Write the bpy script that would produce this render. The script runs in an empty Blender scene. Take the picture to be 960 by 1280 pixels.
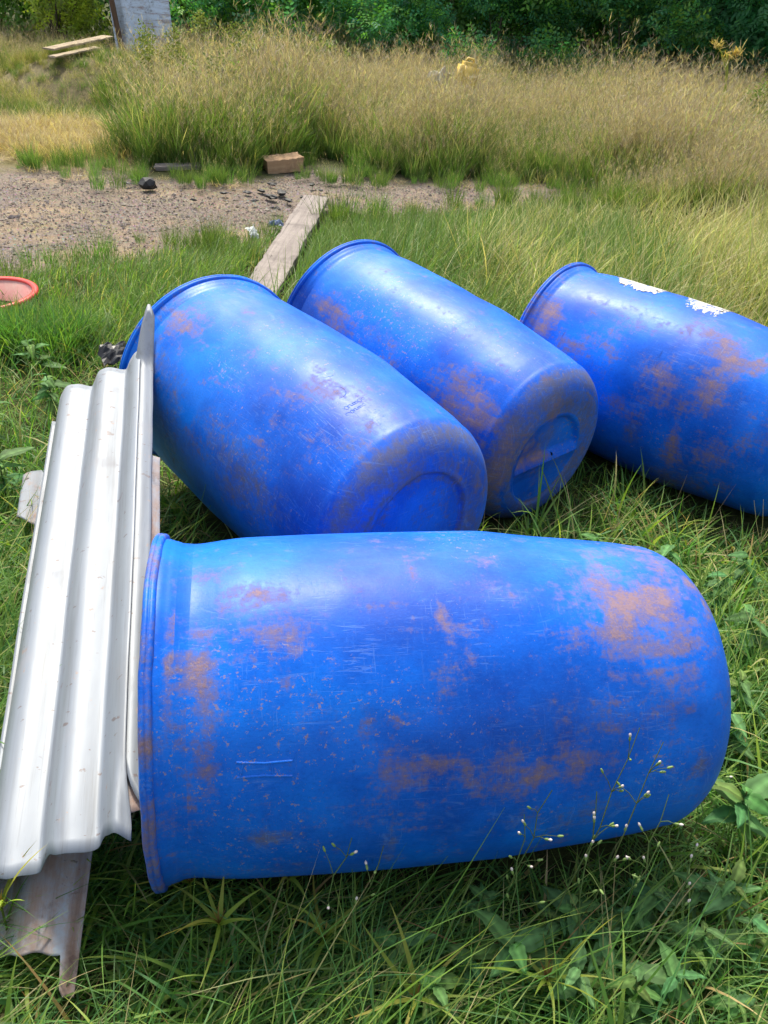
import bpy, math, random
import numpy as np
from mathutils import Vector, Matrix
from math import sin, cos, pi, radians, sqrt, atan2, hypot

random.seed(7); rng = np.random.default_rng(7)
SC = bpy.context.scene

# ------------------------------------------------------------------ camera
PITCH, ROLL, CAM_H = 0.56874, 0.076276, 1.40956
cd = bpy.data.cameras.new('camera'); cam = bpy.data.objects.new('camera', cd)
SC.collection.objects.link(cam); SC.camera = cam
F = Vector((0, cos(PITCH), -sin(PITCH))); R0 = Vector((1, 0, 0)); U0 = R0.cross(F)
R2 = cos(ROLL)*R0 + sin(ROLL)*U0; U2 = -sin(ROLL)*R0 + cos(ROLL)*U0
cam.matrix_world = Matrix(((R2.x, U2.x, -F.x, 0), (R2.y, U2.y, -F.y, 0), (R2.z, U2.z, -F.z, CAM_H), (0, 0, 0, 1)))
cd.sensor_fit = 'VERTICAL'; cd.sensor_height = 24.0; cd.lens = 24.0*1075.716/1280.0
cd.clip_start = 0.02; cd.clip_end = 400

# ------------------------------------------------------------------ sky, sun, exposure
SUN_EL, SUN_ROT = radians(58), radians(342)        # azimuth clockwise from +Y: hazy sun ahead of the camera, a little to the left
w = bpy.data.worlds.new('World'); SC.world = w; w.use_nodes = True
nt = w.node_tree; bg = nt.nodes['Background']
sky = nt.nodes.new('ShaderNodeTexSky'); sky.sky_type = 'NISHITA'; sky.sun_disc = False
sky.sun_elevation = SUN_EL; sky.sun_rotation = SUN_ROT; sky.air_density = 1.3; sky.dust_density = 4.0; sky.ozone_density = 1.0
hz = nt.nodes.new('ShaderNodeHueSaturation'); hz.inputs['Saturation'].default_value = .62      # thin haze
nt.links.new(sky.outputs[0], hz.inputs['Color']); nt.links.new(hz.outputs[0], bg.inputs[0]); bg.inputs[1].default_value = 0.135
sd = bpy.data.lights.new('sun', 'SUN'); sd.energy = 3.0; sd.angle = radians(9); sd.color = (1.0, .93, .78)
so = bpy.data.objects.new('sun', sd); SC.collection.objects.link(so)
sv = Vector((sin(SUN_ROT)*cos(SUN_EL), cos(SUN_ROT)*cos(SUN_EL), sin(SUN_EL)))
so.rotation_euler = sv.to_track_quat('Z', 'Y').to_euler()
SC.view_settings.view_transform = 'Standard'; SC.view_settings.look = 'None'
SC.view_settings.exposure = 0.86; SC.view_settings.gamma = 1.0

# ------------------------------------------------------------------ object helpers
def link(o, parent=None):
    SC.collection.objects.link(o)
    if parent is not None: o.parent = parent
    return o
def tag(o, label=None, cat=None, group=None, kind=None):
    if label: o['label'] = label
    if cat: o['category'] = cat
    if group: o['group'] = group
    if kind: o['kind'] = kind
    return o
def empty(name, loc=(0, 0, 0), rz=0.0):
    o = bpy.data.objects.new(name, None); o.location = loc; o.rotation_euler = (0, 0, rz); o.empty_display_size = .1
    return link(o)
def mesh_np(name, V, faces, smooth=True, col=None, mats=()):
    """V (n,3); faces: list of int arrays, each (m,k)"""
    me = bpy.data.meshes.new(name)
    V = np.ascontiguousarray(V, dtype=np.float32)
    me.vertices.add(len(V)); me.vertices.foreach_set('co', V.ravel())
    loops = np.concatenate([f.ravel() for f in faces]).astype(np.int32)
    tot = np.concatenate([np.full(len(f), f.shape[1], dtype=np.int32) for f in faces])
    start = np.concatenate([[0], np.cumsum(tot)[:-1]]).astype(np.int32)
    me.loops.add(len(loops)); me.loops.foreach_set('vertex_index', loops)
    me.polygons.add(len(tot)); me.polygons.foreach_set('loop_start', start)
    me.polygons.foreach_set('loop_total', tot)
    me.update(calc_edges=True)
    me.polygons.foreach_set('use_smooth', np.full(len(tot), smooth, dtype=bool))
    if col is not None:
        a = me.color_attributes.new('tint', 'FLOAT_COLOR', 'POINT')
        c4 = np.ones((len(V), 4), dtype=np.float32); c4[:, :3] = col; a.data.foreach_set('color', c4.ravel())
    for m in mats: me.materials.append(m)
    return me
def obj(name, me, parent=None, mat=None):
    if mat is not None and not len(me.materials): me.materials.append(mat)
    return link(bpy.data.objects.new(name, me), parent)
def grid_faces(n, m, wrap=False):
    """rows n, columns m; wrap columns"""
    i = np.arange(n-1)[:, None]; j = np.arange(m if wrap else m-1)[None, :]
    j2 = (j+1) % m
    return np.stack([i*m+j + 0*j2, i*m+j2, (i+1)*m+j2, (i+1)*m+j + 0*j2], -1).reshape(-1, 4)
def vnoise(x, y, seed=0):
    """cheap smooth value noise, about -1..1"""
    r = np.random.default_rng(seed); o = 0
    for k in range(5):
        a, b, p, q = r.uniform(-1, 1, 2), r.uniform(-1, 1, 2), *r.uniform(0, 6.28, 2)
        o = o + np.sin(a[0]*x*2.1+a[1]*y*2.1+p+1.7*np.sin(b[0]*x*1.9+b[1]*y*1.9+q))
    return o/5*1.6

# ------------------------------------------------------------------ material helpers
class NT:
    def __init__(s, name):
        s.m = bpy.data.materials.new(name); s.m.use_nodes = True; s.t = s.m.node_tree; s.t.nodes.clear()
        s.out = s.n('ShaderNodeOutputMaterial')
    def n(s, typ, **kw):
        x = s.t.nodes.new(typ)
        for k, v in kw.items():
            if k.startswith('i_'): s.inp(x, k[2:].replace('_', ' '), v)
            else: setattr(x, k, v)
        return x
    def inp(s, x, k, v):
        sock = x.inputs[int(k)] if k.isdigit() else x.inputs[k]
        if hasattr(v, 'is_output') or isinstance(v, bpy.types.NodeSocket): s.t.links.new(v, sock)
        else: sock.default_value = v
    def noise(s, vec, scale, detail=5, rough=.6, dist=0.0):
        x = s.n('ShaderNodeTexNoise'); x.inputs['Scale'].default_value = scale; x.inputs['Detail'].default_value = detail
        x.inputs['Roughness'].default_value = rough; x.inputs['Distortion'].default_value = dist
        s.t.links.new(vec, x.inputs['Vector']); return x.outputs['Fac']
    def mapv(s, vec, scale=(1, 1, 1), rot=(0, 0, 0), loc=(0, 0, 0)):
        x = s.n('ShaderNodeMapping'); x.inputs['Scale'].default_value = scale; x.inputs['Rotation'].default_value = rot
        x.inputs['Location'].default_value = loc; s.t.links.new(vec, x.inputs['Vector']); return x.outputs[0]
    def math(s, op, a, b=0.0, c=0.0, clamp=False):
        x = s.n('ShaderNodeMath', operation=op, use_clamp=clamp)
        for k, v in enumerate((a, b, c)): s.inp(x, str(k), v)
        return x.outputs[0]
    def step(s, v, lo, hi):
        x = s.n('ShaderNodeMapRange'); x.interpolation_type = 'SMOOTHSTEP'
        s.inp(x, 'Value', v); x.inputs['From Min'].default_value = lo; x.inputs['From Max'].default_value = hi
        return x.outputs[0]
    def mix(s, f, a, b, mode='MIX'):
        x = s.n('ShaderNodeMix', data_type='RGBA', blend_type=mode)
        for k, v in ((0, f), (6, a), (7, b)):
            if isinstance(v, tuple) and len(v) == 3: v = (*v, 1.0)
            s.inp(x, str(k), v)
        return x.outputs[2]
    def ramp(s, v, stops):
        x = s.n('ShaderNodeValToRGB'); e = x.color_ramp.elements
        while len(e) < len(stops): e.new(.5)
        for k, (p, c) in enumerate(stops): e[k].position = p; e[k].color = (*c, 1)
        s.t.links.new(v, x.inputs[0]); return x.outputs[0]
    def bump(s, h, strength, dist=.002, nrm=None):
        x = s.n('ShaderNodeBump'); x.inputs['Strength'].default_value = strength; x.inputs['Distance'].default_value = dist
        s.t.links.new(h, x.inputs['Height'])
        if nrm is not None: s.t.links.new(nrm, x.inputs['Normal'])
        return x.outputs[0]
    def bsdf(s, color, rough=.5, nrm=None, spec=.5, metal=0.0, coat=None):
        x = s.n('ShaderNodeBsdfPrincipled')
        if isinstance(color, tuple): color = (*color, 1.0)
        s.inp(x, 'Base Color', color); s.inp(x, 'Roughness', rough); s.inp(x, 'Specular IOR Level', spec); s.inp(x, 'Metallic', metal)
        if nrm is not None: s.t.links.new(nrm, x.inputs['Normal'])
        return x.outputs[0]
    def done(s, sh): s.t.links.new(sh, s.out.inputs['Surface']); return s.m
def oc(t): return t.n('ShaderNodeTexCoord').outputs['Object']

def leaf_material(name, mult=(1, 1, 1), rough=.5, trans=.35, vein=False, spec=.35):
    t = NT(name)
    c = t.n('ShaderNodeVertexColor', layer_name='tint').outputs['Color']
    info = t.n('ShaderNodeObjectInfo').outputs['Random']
    v = t.noise(oc(t), 14.0, 3)
    c = t.mix(1.0, c, mult, 'MULTIPLY')
    hsv = t.n('ShaderNodeHueSaturation'); t.inp(hsv, 'Color', c)
    t.inp(hsv, 'Value', t.math('MULTIPLY_ADD', v, .7, t.math('MULTIPLY_ADD', info, .35, .5)))
    t.inp(hsv, 'Hue', t.math('MULTIPLY_ADD', info, .03, .485))
    c = hsv.outputs[0]
    p = t.bsdf(c, rough, spec=spec)
    tr = t.n('ShaderNodeBsdfTranslucent'); t.inp(tr, 'Color', t.mix(1.0, c, (1.25, 1.3, .6), 'MULTIPLY'))
    m = t.n('ShaderNodeMixShader'); m.inputs[0].default_value = trans
    t.t.links.new(p, m.inputs[1]); t.t.links.new(tr.outputs[0], m.inputs[2])
    return t.done(m.outputs[0])
GRASS = leaf_material('grass_blade', trans=.46)
HAY = leaf_material('dry_grass', trans=.3, rough=.7, spec=.15)
LEAF = leaf_material('shrub_leaf', trans=.5, rough=.5)
WEED = leaf_material('weed_leaf', trans=.34, rough=.62, spec=.2)

def drum_material(k, seed, dirt=1.0):
    t = NT('weathered_blue_plastic')
    o = t.mapv(oc(t), loc=(seed*3.1, seed*1.7, seed*.9))
    at = t.n('ShaderNodeVertexColor', layer_name='stain'); sep = t.n('ShaderNodeSeparateColor'); t.inp(sep, 'Color', at.outputs['Color'])
    mud, grime_shade, pale = sep.outputs[0], sep.outputs[1], sep.outputs[2]
    big = t.noise(o, 3.2, 6, .62); mid = t.noise(o, 11, 8, .68); fine = t.noise(o, 60, 6, .75)
    grain = t.noise(o, 260, 3, .7)
    # streaks: around the drum (long in y/z) and along it (long in x)
    around = t.noise(t.mapv(o, (26, 7, 7), (0.05, .03, .1)), 1.0, 5, .6)
    diag = t.noise(t.mapv(o, (12, 34, 12), (0.5, .2, .6)), 1.0, 5, .65, .4)
    diag2 = t.noise(t.mapv(o, (10, 10, 90), (0.3, -.4, -.5)), 1.0, 4, .6, .3)
    base = t.ramp(big, [(.34, (.0005, .062, .42)), (.5, (.001, .115, .63)), (.64, (.0015, .180, .82))])
    # paler blue, strongest where it was painted as pale
    pf = t.math('ADD', t.math('MULTIPLY', pale, .8), t.math('MULTIPLY', t.step(mid, .5, .75), .06))
    pf = t.math('MULTIPLY', pf, t.math('MULTIPLY_ADD', t.step(diag, .35, .65), .55, .45), clamp=True)
    c = t.mix(t.math('MULTIPLY', pf, .42), base, (.20, .29, .66))
    # violet dust film
    c = t.mix(t.math('MULTIPLY', t.step(t.noise(o, 4.3, 7, .7), .50, .68), .10), c, (.05, .10, .42))
    # brownish grey dirt film, broken by fine grain; also tints the shade outlines of recesses
    gf = t.math('ADD', grime_shade, t.math('MULTIPLY', t.math('SUBTRACT', mid, .52), 1.5))
    gf = t.step(t.math('ADD', gf, t.math('MULTIPLY', t.math('SUBTRACT', fine, .5), 1.6)), .30, 1.15)
    c = t.mix(t.math('MULTIPLY', gf, .85), c, (.13, .125, .155))
    # orange mud, crisp and grainy, dragged in streaks
    comb = t.noise(t.mapv(o, (150, 40, 40), (0.03, .05, .12)), 1.0, 5, .7)
    mf = t.math('ADD', mud, t.math('MULTIPLY', t.math('SUBTRACT', around, .5), .8))
    mf = t.math('ADD', mf, t.math('MULTIPLY', t.math('SUBTRACT', comb, .5), .7))
    mf = t.math('ADD', mf, t.math('MULTIPLY', t.math('SUBTRACT', fine, .5), 1.9))
    mf = t.math('ADD', mf, t.math('MULTIPLY', t.math('SUBTRACT', mid, .5), 2.0))
    mf = t.math('ADD', mf, t.math('MULTIPLY', t.math('SUBTRACT', diag, .5), 1.5))
    mf = t.math('ADD', mf, t.math('MULTIPLY', t.math('SUBTRACT', diag2, .5), 1.2))
    thin = t.math('MULTIPLY', t.step(mf, .14, .95), .72)
    c = t.mix(thin, c, (.20, .135, .165))
    core = t.step(t.math('ADD', mf, t.math('MULTIPLY', t.math('SUBTRACT', grain, .5), 1.2)), .80, 1.30)
    c = t.mix(t.math('MULTIPLY', core, .62), c, (.31, .18, .125))
    # loose specks of mud everywhere
    sp = t.step(t.math('ADD', t.noise(o, 95, 4, .8), t.math('MULTIPLY', big, .25)), .735, .775)
    sp = t.math('MULTIPLY', sp, t.step(t.noise(o, 2.6, 4, .6), .46, .60))
    c = t.mix(t.math('MULTIPLY', sp, .7), c, (.34, .23, .19))
    sp2 = t.step(t.noise(o, 210, 3, .75), .665, .70); sp2 = t.math('MULTIPLY', sp2, t.step(t.math('ADD', t.math('MULTIPLY', mud, .5), t.noise(o, 3.7, 5, .65)), .46, .72))
    c = t.mix(t.math('MULTIPLY', sp2, .75), c, (.36, .25, .21))
    # scratches: pale scuffs in two directions
    wv = []
    for (sc, rot, lo) in (((16, 330, 16), (.6, .3, .75), .61), ((14, 14, 300), (.2, -.7, -.35), .62), ((380, 22, 22), (0, .05, .12), .62), ((25, 240, 60), (1.2, .4, -.6), .63)):
        wv.append(t.step(t.noise(t.mapv(o, sc, rot), 1.0, 3, .6, .5), lo, lo+.07))
    sc_ = t.math('MAXIMUM', t.math('MAXIMUM', wv[0], wv[1]), t.math('MAXIMUM', wv[2], wv[3]))
    sc_ = t.math('MULTIPLY', sc_, t.math('ADD', t.step(t.noise(o, 6.1, 4, .6), .46, .64), t.math('MULTIPLY', grime_shade, 1.1)), clamp=True)
    c = t.mix(t.math('MULTIPLY', sc_, .20), c, (.20, .36, .75))
    # fine moulding grain, lighter and darker
    gr2 = t.noise(t.mapv(o, (150, 260, 260)), 1.0, 4, .75)
    c = t.mix(t.math('MULTIPLY', t.step(gr2, .52, .66), .14), c, (.03, .20, .85))
    c = t.mix(t.math('MULTIPLY', t.step(gr2, .48, .36), .22), c, (.002, .05, .30))
    dk = t.step(t.noise(t.mapv(o, (30, 8, 8), (.4, .2, .5)), 1.0, 6, .7), .66, .74)
    c = t.mix(t.math('MULTIPLY', dk, .4), c, (.006, .03, .16))
    rough = t.math('ADD', .43, t.math('MULTIPLY', t.math('MAXIMUM', thin, gf), .38))
    rough = t.math('ADD', rough, t.math('MULTIPLY', t.math('SUBTRACT', fine, .5), .22))
    h = t.math('ADD', t.math('MULTIPLY', fine, .5), t.math('MULTIPLY', grain, .35))
    h = t.math('SUBTRACT', t.math('ADD', h, t.math('MULTIPLY', core, .5)), t.math('MULTIPLY', sc_, .35))
    nr = t.bump(h, .33, .0012)
    nr = t.bump(t.noise(o, 5, 3, .5), .35, .012, nr)
    return t.done(t.bsdf(c, rough, nr, spec=.24))

def zinc_material(name, white=.62, rust=0.0, metal=.35, rough=.33):
    t = NT(name); o = oc(t)
    big = t.noise(o, 2.5, 5); spang = t.noise(o, 26, 6, .7); fine = t.noise(o, 130, 4, .7)
    along = t.noise(t.mapv(o, (2.0, 40, 40)), 1.0, 5, .65)
    c = t.ramp(big, [(.3, (white*.80, white*.92, white*1.10)), (.7, (white*.92, white*1.02, white*1.16))])
    c = t.mix(t.math('MULTIPLY', t.step(along, .45, .66), .45), c, (white*.55, white*.58, white*.62))
    mud = t.step(t.math('ADD', spang, t.math('MULTIPLY', fine, .25)), .76 - rust*.3, .84 - rust*.1)
    c = t.mix(t.math('MULTIPLY', mud, .55), c, (.34, .22, .15))
    sp = t.step(t.noise(t.mapv(o, (1, .55, .55)), 62, 3, .6), .655, .69)
    c = t.mix(t.math('MULTIPLY', sp, .8), c, (.13, .10, .10))
    scr = t.step(t.noise(t.mapv(o, (6, 240, 240), (0, 0, .04)), 1.0, 3, .6), .60, .66)
    c = t.mix(t.math('MULTIPLY', scr, .30), c, (white*.45, white*.48, white*.52))
    pink = t.step(t.noise(o, 5.5, 5, .6), .55, .72); c = t.mix(t.math('MULTIPLY', pink, .14), c, (.42, .34, .32))
    if rust > 0:
        r1 = t.step(t.noise(t.mapv(o, (3, 22, 22)), 1.0, 7, .7), .52-rust*.15, .68); c = t.mix(t.math('MULTIPLY', r1, .75), c, (.22, .115, .07))
        r2 = t.step(t.noise(o, 17, 7, .75), .5, .7); c = t.mix(t.math('MULTIPLY', r2, .6), c, (.085, .06, .06))
    ro = t.math('ADD', rough, t.math('MULTIPLY', t.math('ADD', mud, pink), .18))
    nr = t.bump(t.math('ADD', t.math('MULTIPLY', fine, .5), spang), .12, .001)
    nr = t.bump(t.noise(t.mapv(o, (5, 9, 9)), 1.0, 3), .35, .005, nr)
    return t.done(t.bsdf(c, ro, nr, spec=.5, metal=metal))

def wood_material(name, c1, c2, grain_axis=(2, 30, 30)):
    t = NT(name); o = oc(t)
    g = t.noise(t.mapv(o, grain_axis), 1.0, 8, .7, .6); f = t.noise(o, 45, 6, .7); st = t.noise(o, 6, 5, .65)
    c = t.ramp(g, [(.3, c1), (.7, c2)])
    c = t.mix(t.math('MULTIPLY', t.step(st, .5, .7), .5), c, tuple(x*.55 for x in c1))
    c = t.mix(t.math('MULTIPLY', t.step(f, .6, .7), .35), c, tuple(min(1, x*1.5) for x in c2))
    crack = t.step(t.noise(t.mapv(o, (grain_axis[0]*.7, grain_axis[1]*2.4, grain_axis[2]*2.4)), 1.0, 3, .5), .66, .7)
    c = t.mix(t.math('MULTIPLY', crack, .7), c, tuple(x*.25 for x in c1))
    return t.done(t.bsdf(c, .85, t.bump(t.math('SUBTRACT', t.math('ADD', g, t.math('MULTIPLY', f, .4)), crack), .6, .003), spec=.2))
def plain_material(name, c, rough=.6, var=.25, scale=20, spec=.4, dirt=None, bumpd=.002):
    t = NT(name); o = oc(t); n = t.noise(o, scale, 6, .65)
    col = t.mix(n, tuple(x*(1-var) for x in c), tuple(min(1, x*(1+var)) for x in c))
    if dirt: col = t.mix(t.math('MULTIPLY', t.step(t.noise(o, scale*.4, 7, .7), .45, .68), .7), col, dirt)
    return t.done(t.bsdf(col, rough, t.bump(n, .4, bumpd), spec=spec))

# ------------------------------------------------------------------ drums: shape data
DL, DRAD = 0.964, 0.29
# x, y, yaw, tilt, centre height
DRUMS = [(0.1086, 1.1544, 0.1857, -0.0102, 0.2885), (-0.2243, 2.0034, -0.8539, -0.0351, 0.3241),
         (0.1479, 2.5745, -0.8047, -0.0989, 0.2748), (0.9284, 2.6466, -0.7147, -0.0173, 0.2727)]
def drum_axes(k):
    x, y, yaw, tilt, zc = DRUMS[k]
    ax = Vector((cos(yaw)*cos(tilt), sin(yaw)*cos(tilt), sin(tilt))); u = Vector((-sin(yaw), cos(yaw), 0)); return Vector((x, y, zc)), ax, u, ax.cross(u)
def drum_matrix(k):
    c, ax, u, v = drum_axes(k)
    return Matrix(((ax.x, u.x, v.x, c.x), (ax.y, u.y, v.y, c.y), (ax.z, u.z, v.z, c.z), (0, 0, 0, 1)))
def inside_drums(P, grow=0.0, lgrow=0.0):
    m = np.zeros(len(P), bool)
    for k in range(4):
        c, ax, u, v = (np.array(a) for a in drum_axes(k)); d = P-c
        s = d @ ax; r = np.sqrt(np.maximum((d*d).sum(1)-s*s, 0)); m |= (np.abs(s) < DL/2+lgrow) & (r < DRAD+grow)
    return m
def drum_near(P):
    """horizontal distance from the footprint of each drum (negative inside)"""
    m = np.full(len(P), 9.0)
    for k in range(4):
        c, ax, u, v = (np.array(a) for a in drum_axes(k)); d = P[:, :2]-c[:2]
        a2 = ax[:2]/np.linalg.norm(ax[:2]); s = np.abs(d @ a2)-DL/2; q = np.abs(d @ u[:2])-DRAD
        m = np.minimum(m, np.maximum(s, q))
    return m
# stains per drum: distance from rim, angle, radii in metres, strength, kind (0 orange mud, 1 grime, 2 pale)
STAINS= [[(0.792, 1.745, 0.076, 0.106, 0.9, 0), (0.773, 2.164, 0.074, 0.081, 0.75, 0), (0.691, 2.112, 0.045, 0.061, 0.5, 0), (0.862, 2.112, 0.031, 0.051, 0.8, 0), (0.923, 1.702, 0.059, 0.079, 0.6, 0), (0.889, 1.248, 0.084, 0.077, 0.6, 0), (0.179, 1.78, 0.058, 0.026, 0.95, 0), (0.179, 2.007, 0.063, 0.04, 0.6, 0), (0.08, 2.155, 0.029, 0.046, 0.8, 0), (0.099, 2.4, 0.025, 0.066, 0.8, 0), (0.094, 2.679, 0.019, 0.051, 0.5, 0), (0.205, 2.286, 0.014, 0.01, 0.9, 0), (0.416, 1.676, 0.011, 0.041, 0.8, 0), (0.452, 1.929, 0.011, 0.04, 0.9, 0), (0.539, 1.545, 0.04, 0.046, 0.4, 0), (0.179, 3.133, 0.053, 0.031, 0.9, 1), (0.396, 2.731, 0.077, 0.041, 0.5, 0), (0.546, 2.819, 0.121, 0.027, 0.6, 0), (0.623, 2.749, 0.082, 0.047, 0.5, 0), (0.882, 2.906, 0.031, 0.042, 0.8, 1), (0.174, 2.67, 0.058, 0.01, 0.5, 0), (0.304, 2.391, 0.106, 0.071, 0.35, 1), (0.705, 2.47, 0.111, 0.051, 0.4, 1), (0.609, 2.618, 0.164, 0.063, 0.35, 1), (0.06, 2.854, 0.02, 0.046, 0.6, 0), (0.075, 1.58, 0.024, 0.032, 0.5, 0), (0.145, 0.969, 0.024, 0.01, 0.9, 0), (0.266, 1.798, 0.029, 0.04, 0.8, 2), (0.546, 1.841, 0.078, 0.03, 0.5, 2), (0.49, 1.457, 0.285, 0.047, 0.45, 2), (0.775, 1.475, 0.101, 0.082, 0.5, 2), (0.039, 2.225, 0.01, 0.071, 0.7, 0), (0.367, 3.272, 0.017, 0.091, 0.8, 1), (0.56, 3.211, 0.145, 0.061, 0.5, 1), (0.722, 3.142, 0.135, 0.043, 0.5, 1), (0.452, 2.217, 0.049, 0.142, 0.25, 1), (0.048, 1.911, 0.01, 0.071, 0.6, 0), (0.949, 2.679, 0.01, 0.015, 0.1, 0), (0.836, 2.356, 0.045, 0.081, 0.35, 0)],
 [(0.121, 2.155, 0.106, 0.059, 0.7, 0), (0.126, 2.609, 0.107, 0.075, 0.7, 1), (0.633, 2.574, 0.031, 0.016, 0.8, 0), (0.628, 2.941, 0.118, 0.118, 0.7, 1), (0.546, 2.086, 0.093, 0.068, 0.45, 2), (0.176, 1.606, 0.116, 0.112, 1, 2), (0.486, 1.702, 0.092, 0.106, 0.7, 2), (0.751, 1.649, 0.085, 0.129, 0.4, 2), (0.862, 1.632, 0.051, 0.127, 0.35, 2), (0.722, 2.993, 0.145, 0.1, 0.5, 1), (0.486, 2.897, 0.18, 0.129, 0.4, 1), (0.872, 2.382, 0.082, 0.102, 0.2, 1), (0.947, 1.527, 0.02, 0.183, 0.9, 1), (0.94, 2.217, 0.041, 0.093, 0.8, 1), (0.964, 0.899, 0.01, 0.01, 0.8, 1), (0.964, 1.274, 0.01, 0.308, 0.3, 0), (0.964, 0.899, 0.01, 0.01, 0.8, 0), (0.3, 2.897, 0.113, 0.136, 0.5, 1), (0.686, 2.042, 0.098, 0.089, 0.3, 0), (0.862, 2.147, 0.048, 0.047, 0.6, 1)],
 [(0.15, 2.513, 0.042, 0.034, 0.95, 0), (0.258, 2.539, 0.1, 0.055, 0.6, 0), (0.401, 2.487, 0.09, 0.055, 0.6, 1), (0.746, 2.478, 0.08, 0.064, 0.9, 0), (0.756, 2.784, 0.096, 0.079, 0.75, 0), (0.867, 2.653, 0.067, 0.07, 0.85, 0), (0.923, 2.819, 0.048, 0.173, 0.85, 1), (0.942, 2.443, 0.038, 0.106, 0.85, 1), (0.952, 1.911, 0.027, 0.203, 1, 1), (0.964, 1.047, 0.01, 0.01, 0.7, 1), (0.94, 3.115, 0.028, 0.152, 0.9, 0), (0.181, 1.667, 0.076, 0.111, 1, 2), (0.531, 1.85, 0.106, 0.118, 0.6, 2), (0.727, 1.85, 0.087, 0.109, 0.8, 2), (0.86, 1.641, 0.051, 0.125, 0.6, 2), (0.901, 3.997, 0.034, 0.01, 0.9, 0), (0.964, 2.077, 0.01, 0.156, 0.6, 0), (0.964, 2.374, 0.01, 0.115, 0.9, 1), (0.553, 2.697, 0.076, 0.055, 0.3, 0), (0.954, 2.923, 0.022, 0.106, 0.6, 1), (0.964, 3.15, 0.01, 0.525, 0.5, 1)],
 [(0.063, 2.339, 0.066, 0.058, 0.95, 0), (0.075, 2.592, 0.048, 0.037, 0.9, 0), (0.002, 1.911, 0.015, 0.029, 0.6, 0), (0.249, 2.592, 0.057, 0.036, 0.6, 0), (0.348, 2.566, 0.067, 0.074, 0.4, 0), (0.5, 2.566, 0.069, 0.036, 0.85, 0), (0.556, 2.758, 0.038, 0.067, 0.6, 0), (0.65, 2.147, 0.054, 0.051, 1, 0), (0.715, 2.243, 0.061, 0.047, 1, 0), (0.71, 2.321, 0.037, 0.032, 1, 0), (0.681, 2.592, 0.048, 0.087, 0.8, 0), (0.756, 2.112, 0.031, 0.039, 0.9, 0), (0.63, 3.299, 0.027, 0.122, 0.95, 0), (0.454, 3.072, 0.059, 0.04, 0.85, 0), (0.498, 3.299, 0.049, 0.057, 0.8, 1), (0.749, 3.229, 0.068, 0.043, 0.8, 0), (0.623, 3.857, 0.114, 0.159, 0.7, 1), (0.771, 2.548, 0.072, 0.09, 0.4, 1), (0.701, 4.163, 0.155, 0.183, 0.6, 1), (0.573, 2.051, 0.08, 0.058, 0.5, 0), (0.22, 1.937, 0.135, 0.087, 0.5, 2), (0.573, 1.728, 0.094, 0.147, 0.5, 2), (0.172, 2.679, 0.039, 0.052, 0.6, 0), (0.848, 2.793, 0.063, 0.142, 0.3, 0), (0.638, 2.915, 0.067, 0.075, 0.3, 1), (0.316, 2.138, 0.113, 0.058, 0.35, 0)]]

# corrugated sheets lying against the drums
SH_NR, SH_FR = np.array([-0.340, 0.819, 0.300]), np.array([-0.658, 2.117, 0.500])
SH_A = (SH_FR-SH_NR)/np.linalg.norm(SH_FR-SH_NR)
_c = np.array([-0.23, -0.03, -0.12]); _c = _c-(_c@SH_A)*SH_A; SH_C = _c/np.linalg.norm(_c); SH_N = np.cross(SH_A, SH_C)
if SH_N[2] < 0: SH_N = -SH_N
SH_L = float(np.linalg.norm(SH_FR-SH_NR))
def under_sheet(P):
    d = P-SH_NR; s = d @ SH_A; q = d @ SH_C; h = d @ SH_N
    return (s > -.02) & (s < SH_L) & (q > -.02) & (q < .33) & (h > -.05)

# ------------------------------------------------------------------ the ground
PATH = np.array([(-14, 3.3), (-3.0, 3.5), (-2.0, 3.95), (-1.68, 4.35), (-1.3, 4.75), (-.95, 5.0), (-.78, 5.3), (-.45, 5.6), (0.05, 5.9), (.75, 6.3), (1.6, 6.75),
                 (1.1, 7.15), (.8, 7.15), (.05, 6.98), (-.5, 7.08), (-.85, 7.3), (-1.1, 6.75), (-1.53, 6.37), (-2.2, 6.6), (-2.6, 6.62), (-3.0, 6.5), (-14, 6.9)])
def path_dist(P):
    """signed distance to the path polygon, negative inside"""
    x, y = P[:, 0], P[:, 1]; n = len(PATH); ins = np.zeros(len(P), bool); dm = np.full(len(P), 1e9)
    for i in range(n):
        a, b = PATH[i], PATH[(i+1) % n]
        cnd = (a[1] > y) != (b[1] > y)
        with np.errstate(divide='ignore', invalid='ignore'):
            xi = (b[0]-a[0])*(y-a[1])/(b[1]-a[1])+a[0]
        ins ^= cnd & (x < xi)
        e = b-a; tt = np.clip(((x-a[0])*e[0]+(y-a[1])*e[1])/(e@e), 0, 1)
        dm = np.minimum(dm, np.hypot(x-a[0]-tt*e[0], y-a[1]-tt*e[1]))
    return np.where(ins, -dm, dm)
def ground_z(x, y):
    z = .012*vnoise(x*2.2, y*2.2, 3)+.02*vnoise(x*.7, y*.7, 5)
    far = np.clip((y-6.8)/3, 0, 1)
    z = z+far*.05*(1+vnoise(x*.5, y*.5, 9))
    nearz = np.clip(1-np.hypot(x-.3, y-1.8)/2.6, 0, 1)
    return z*(1-.7*nearz)
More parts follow.
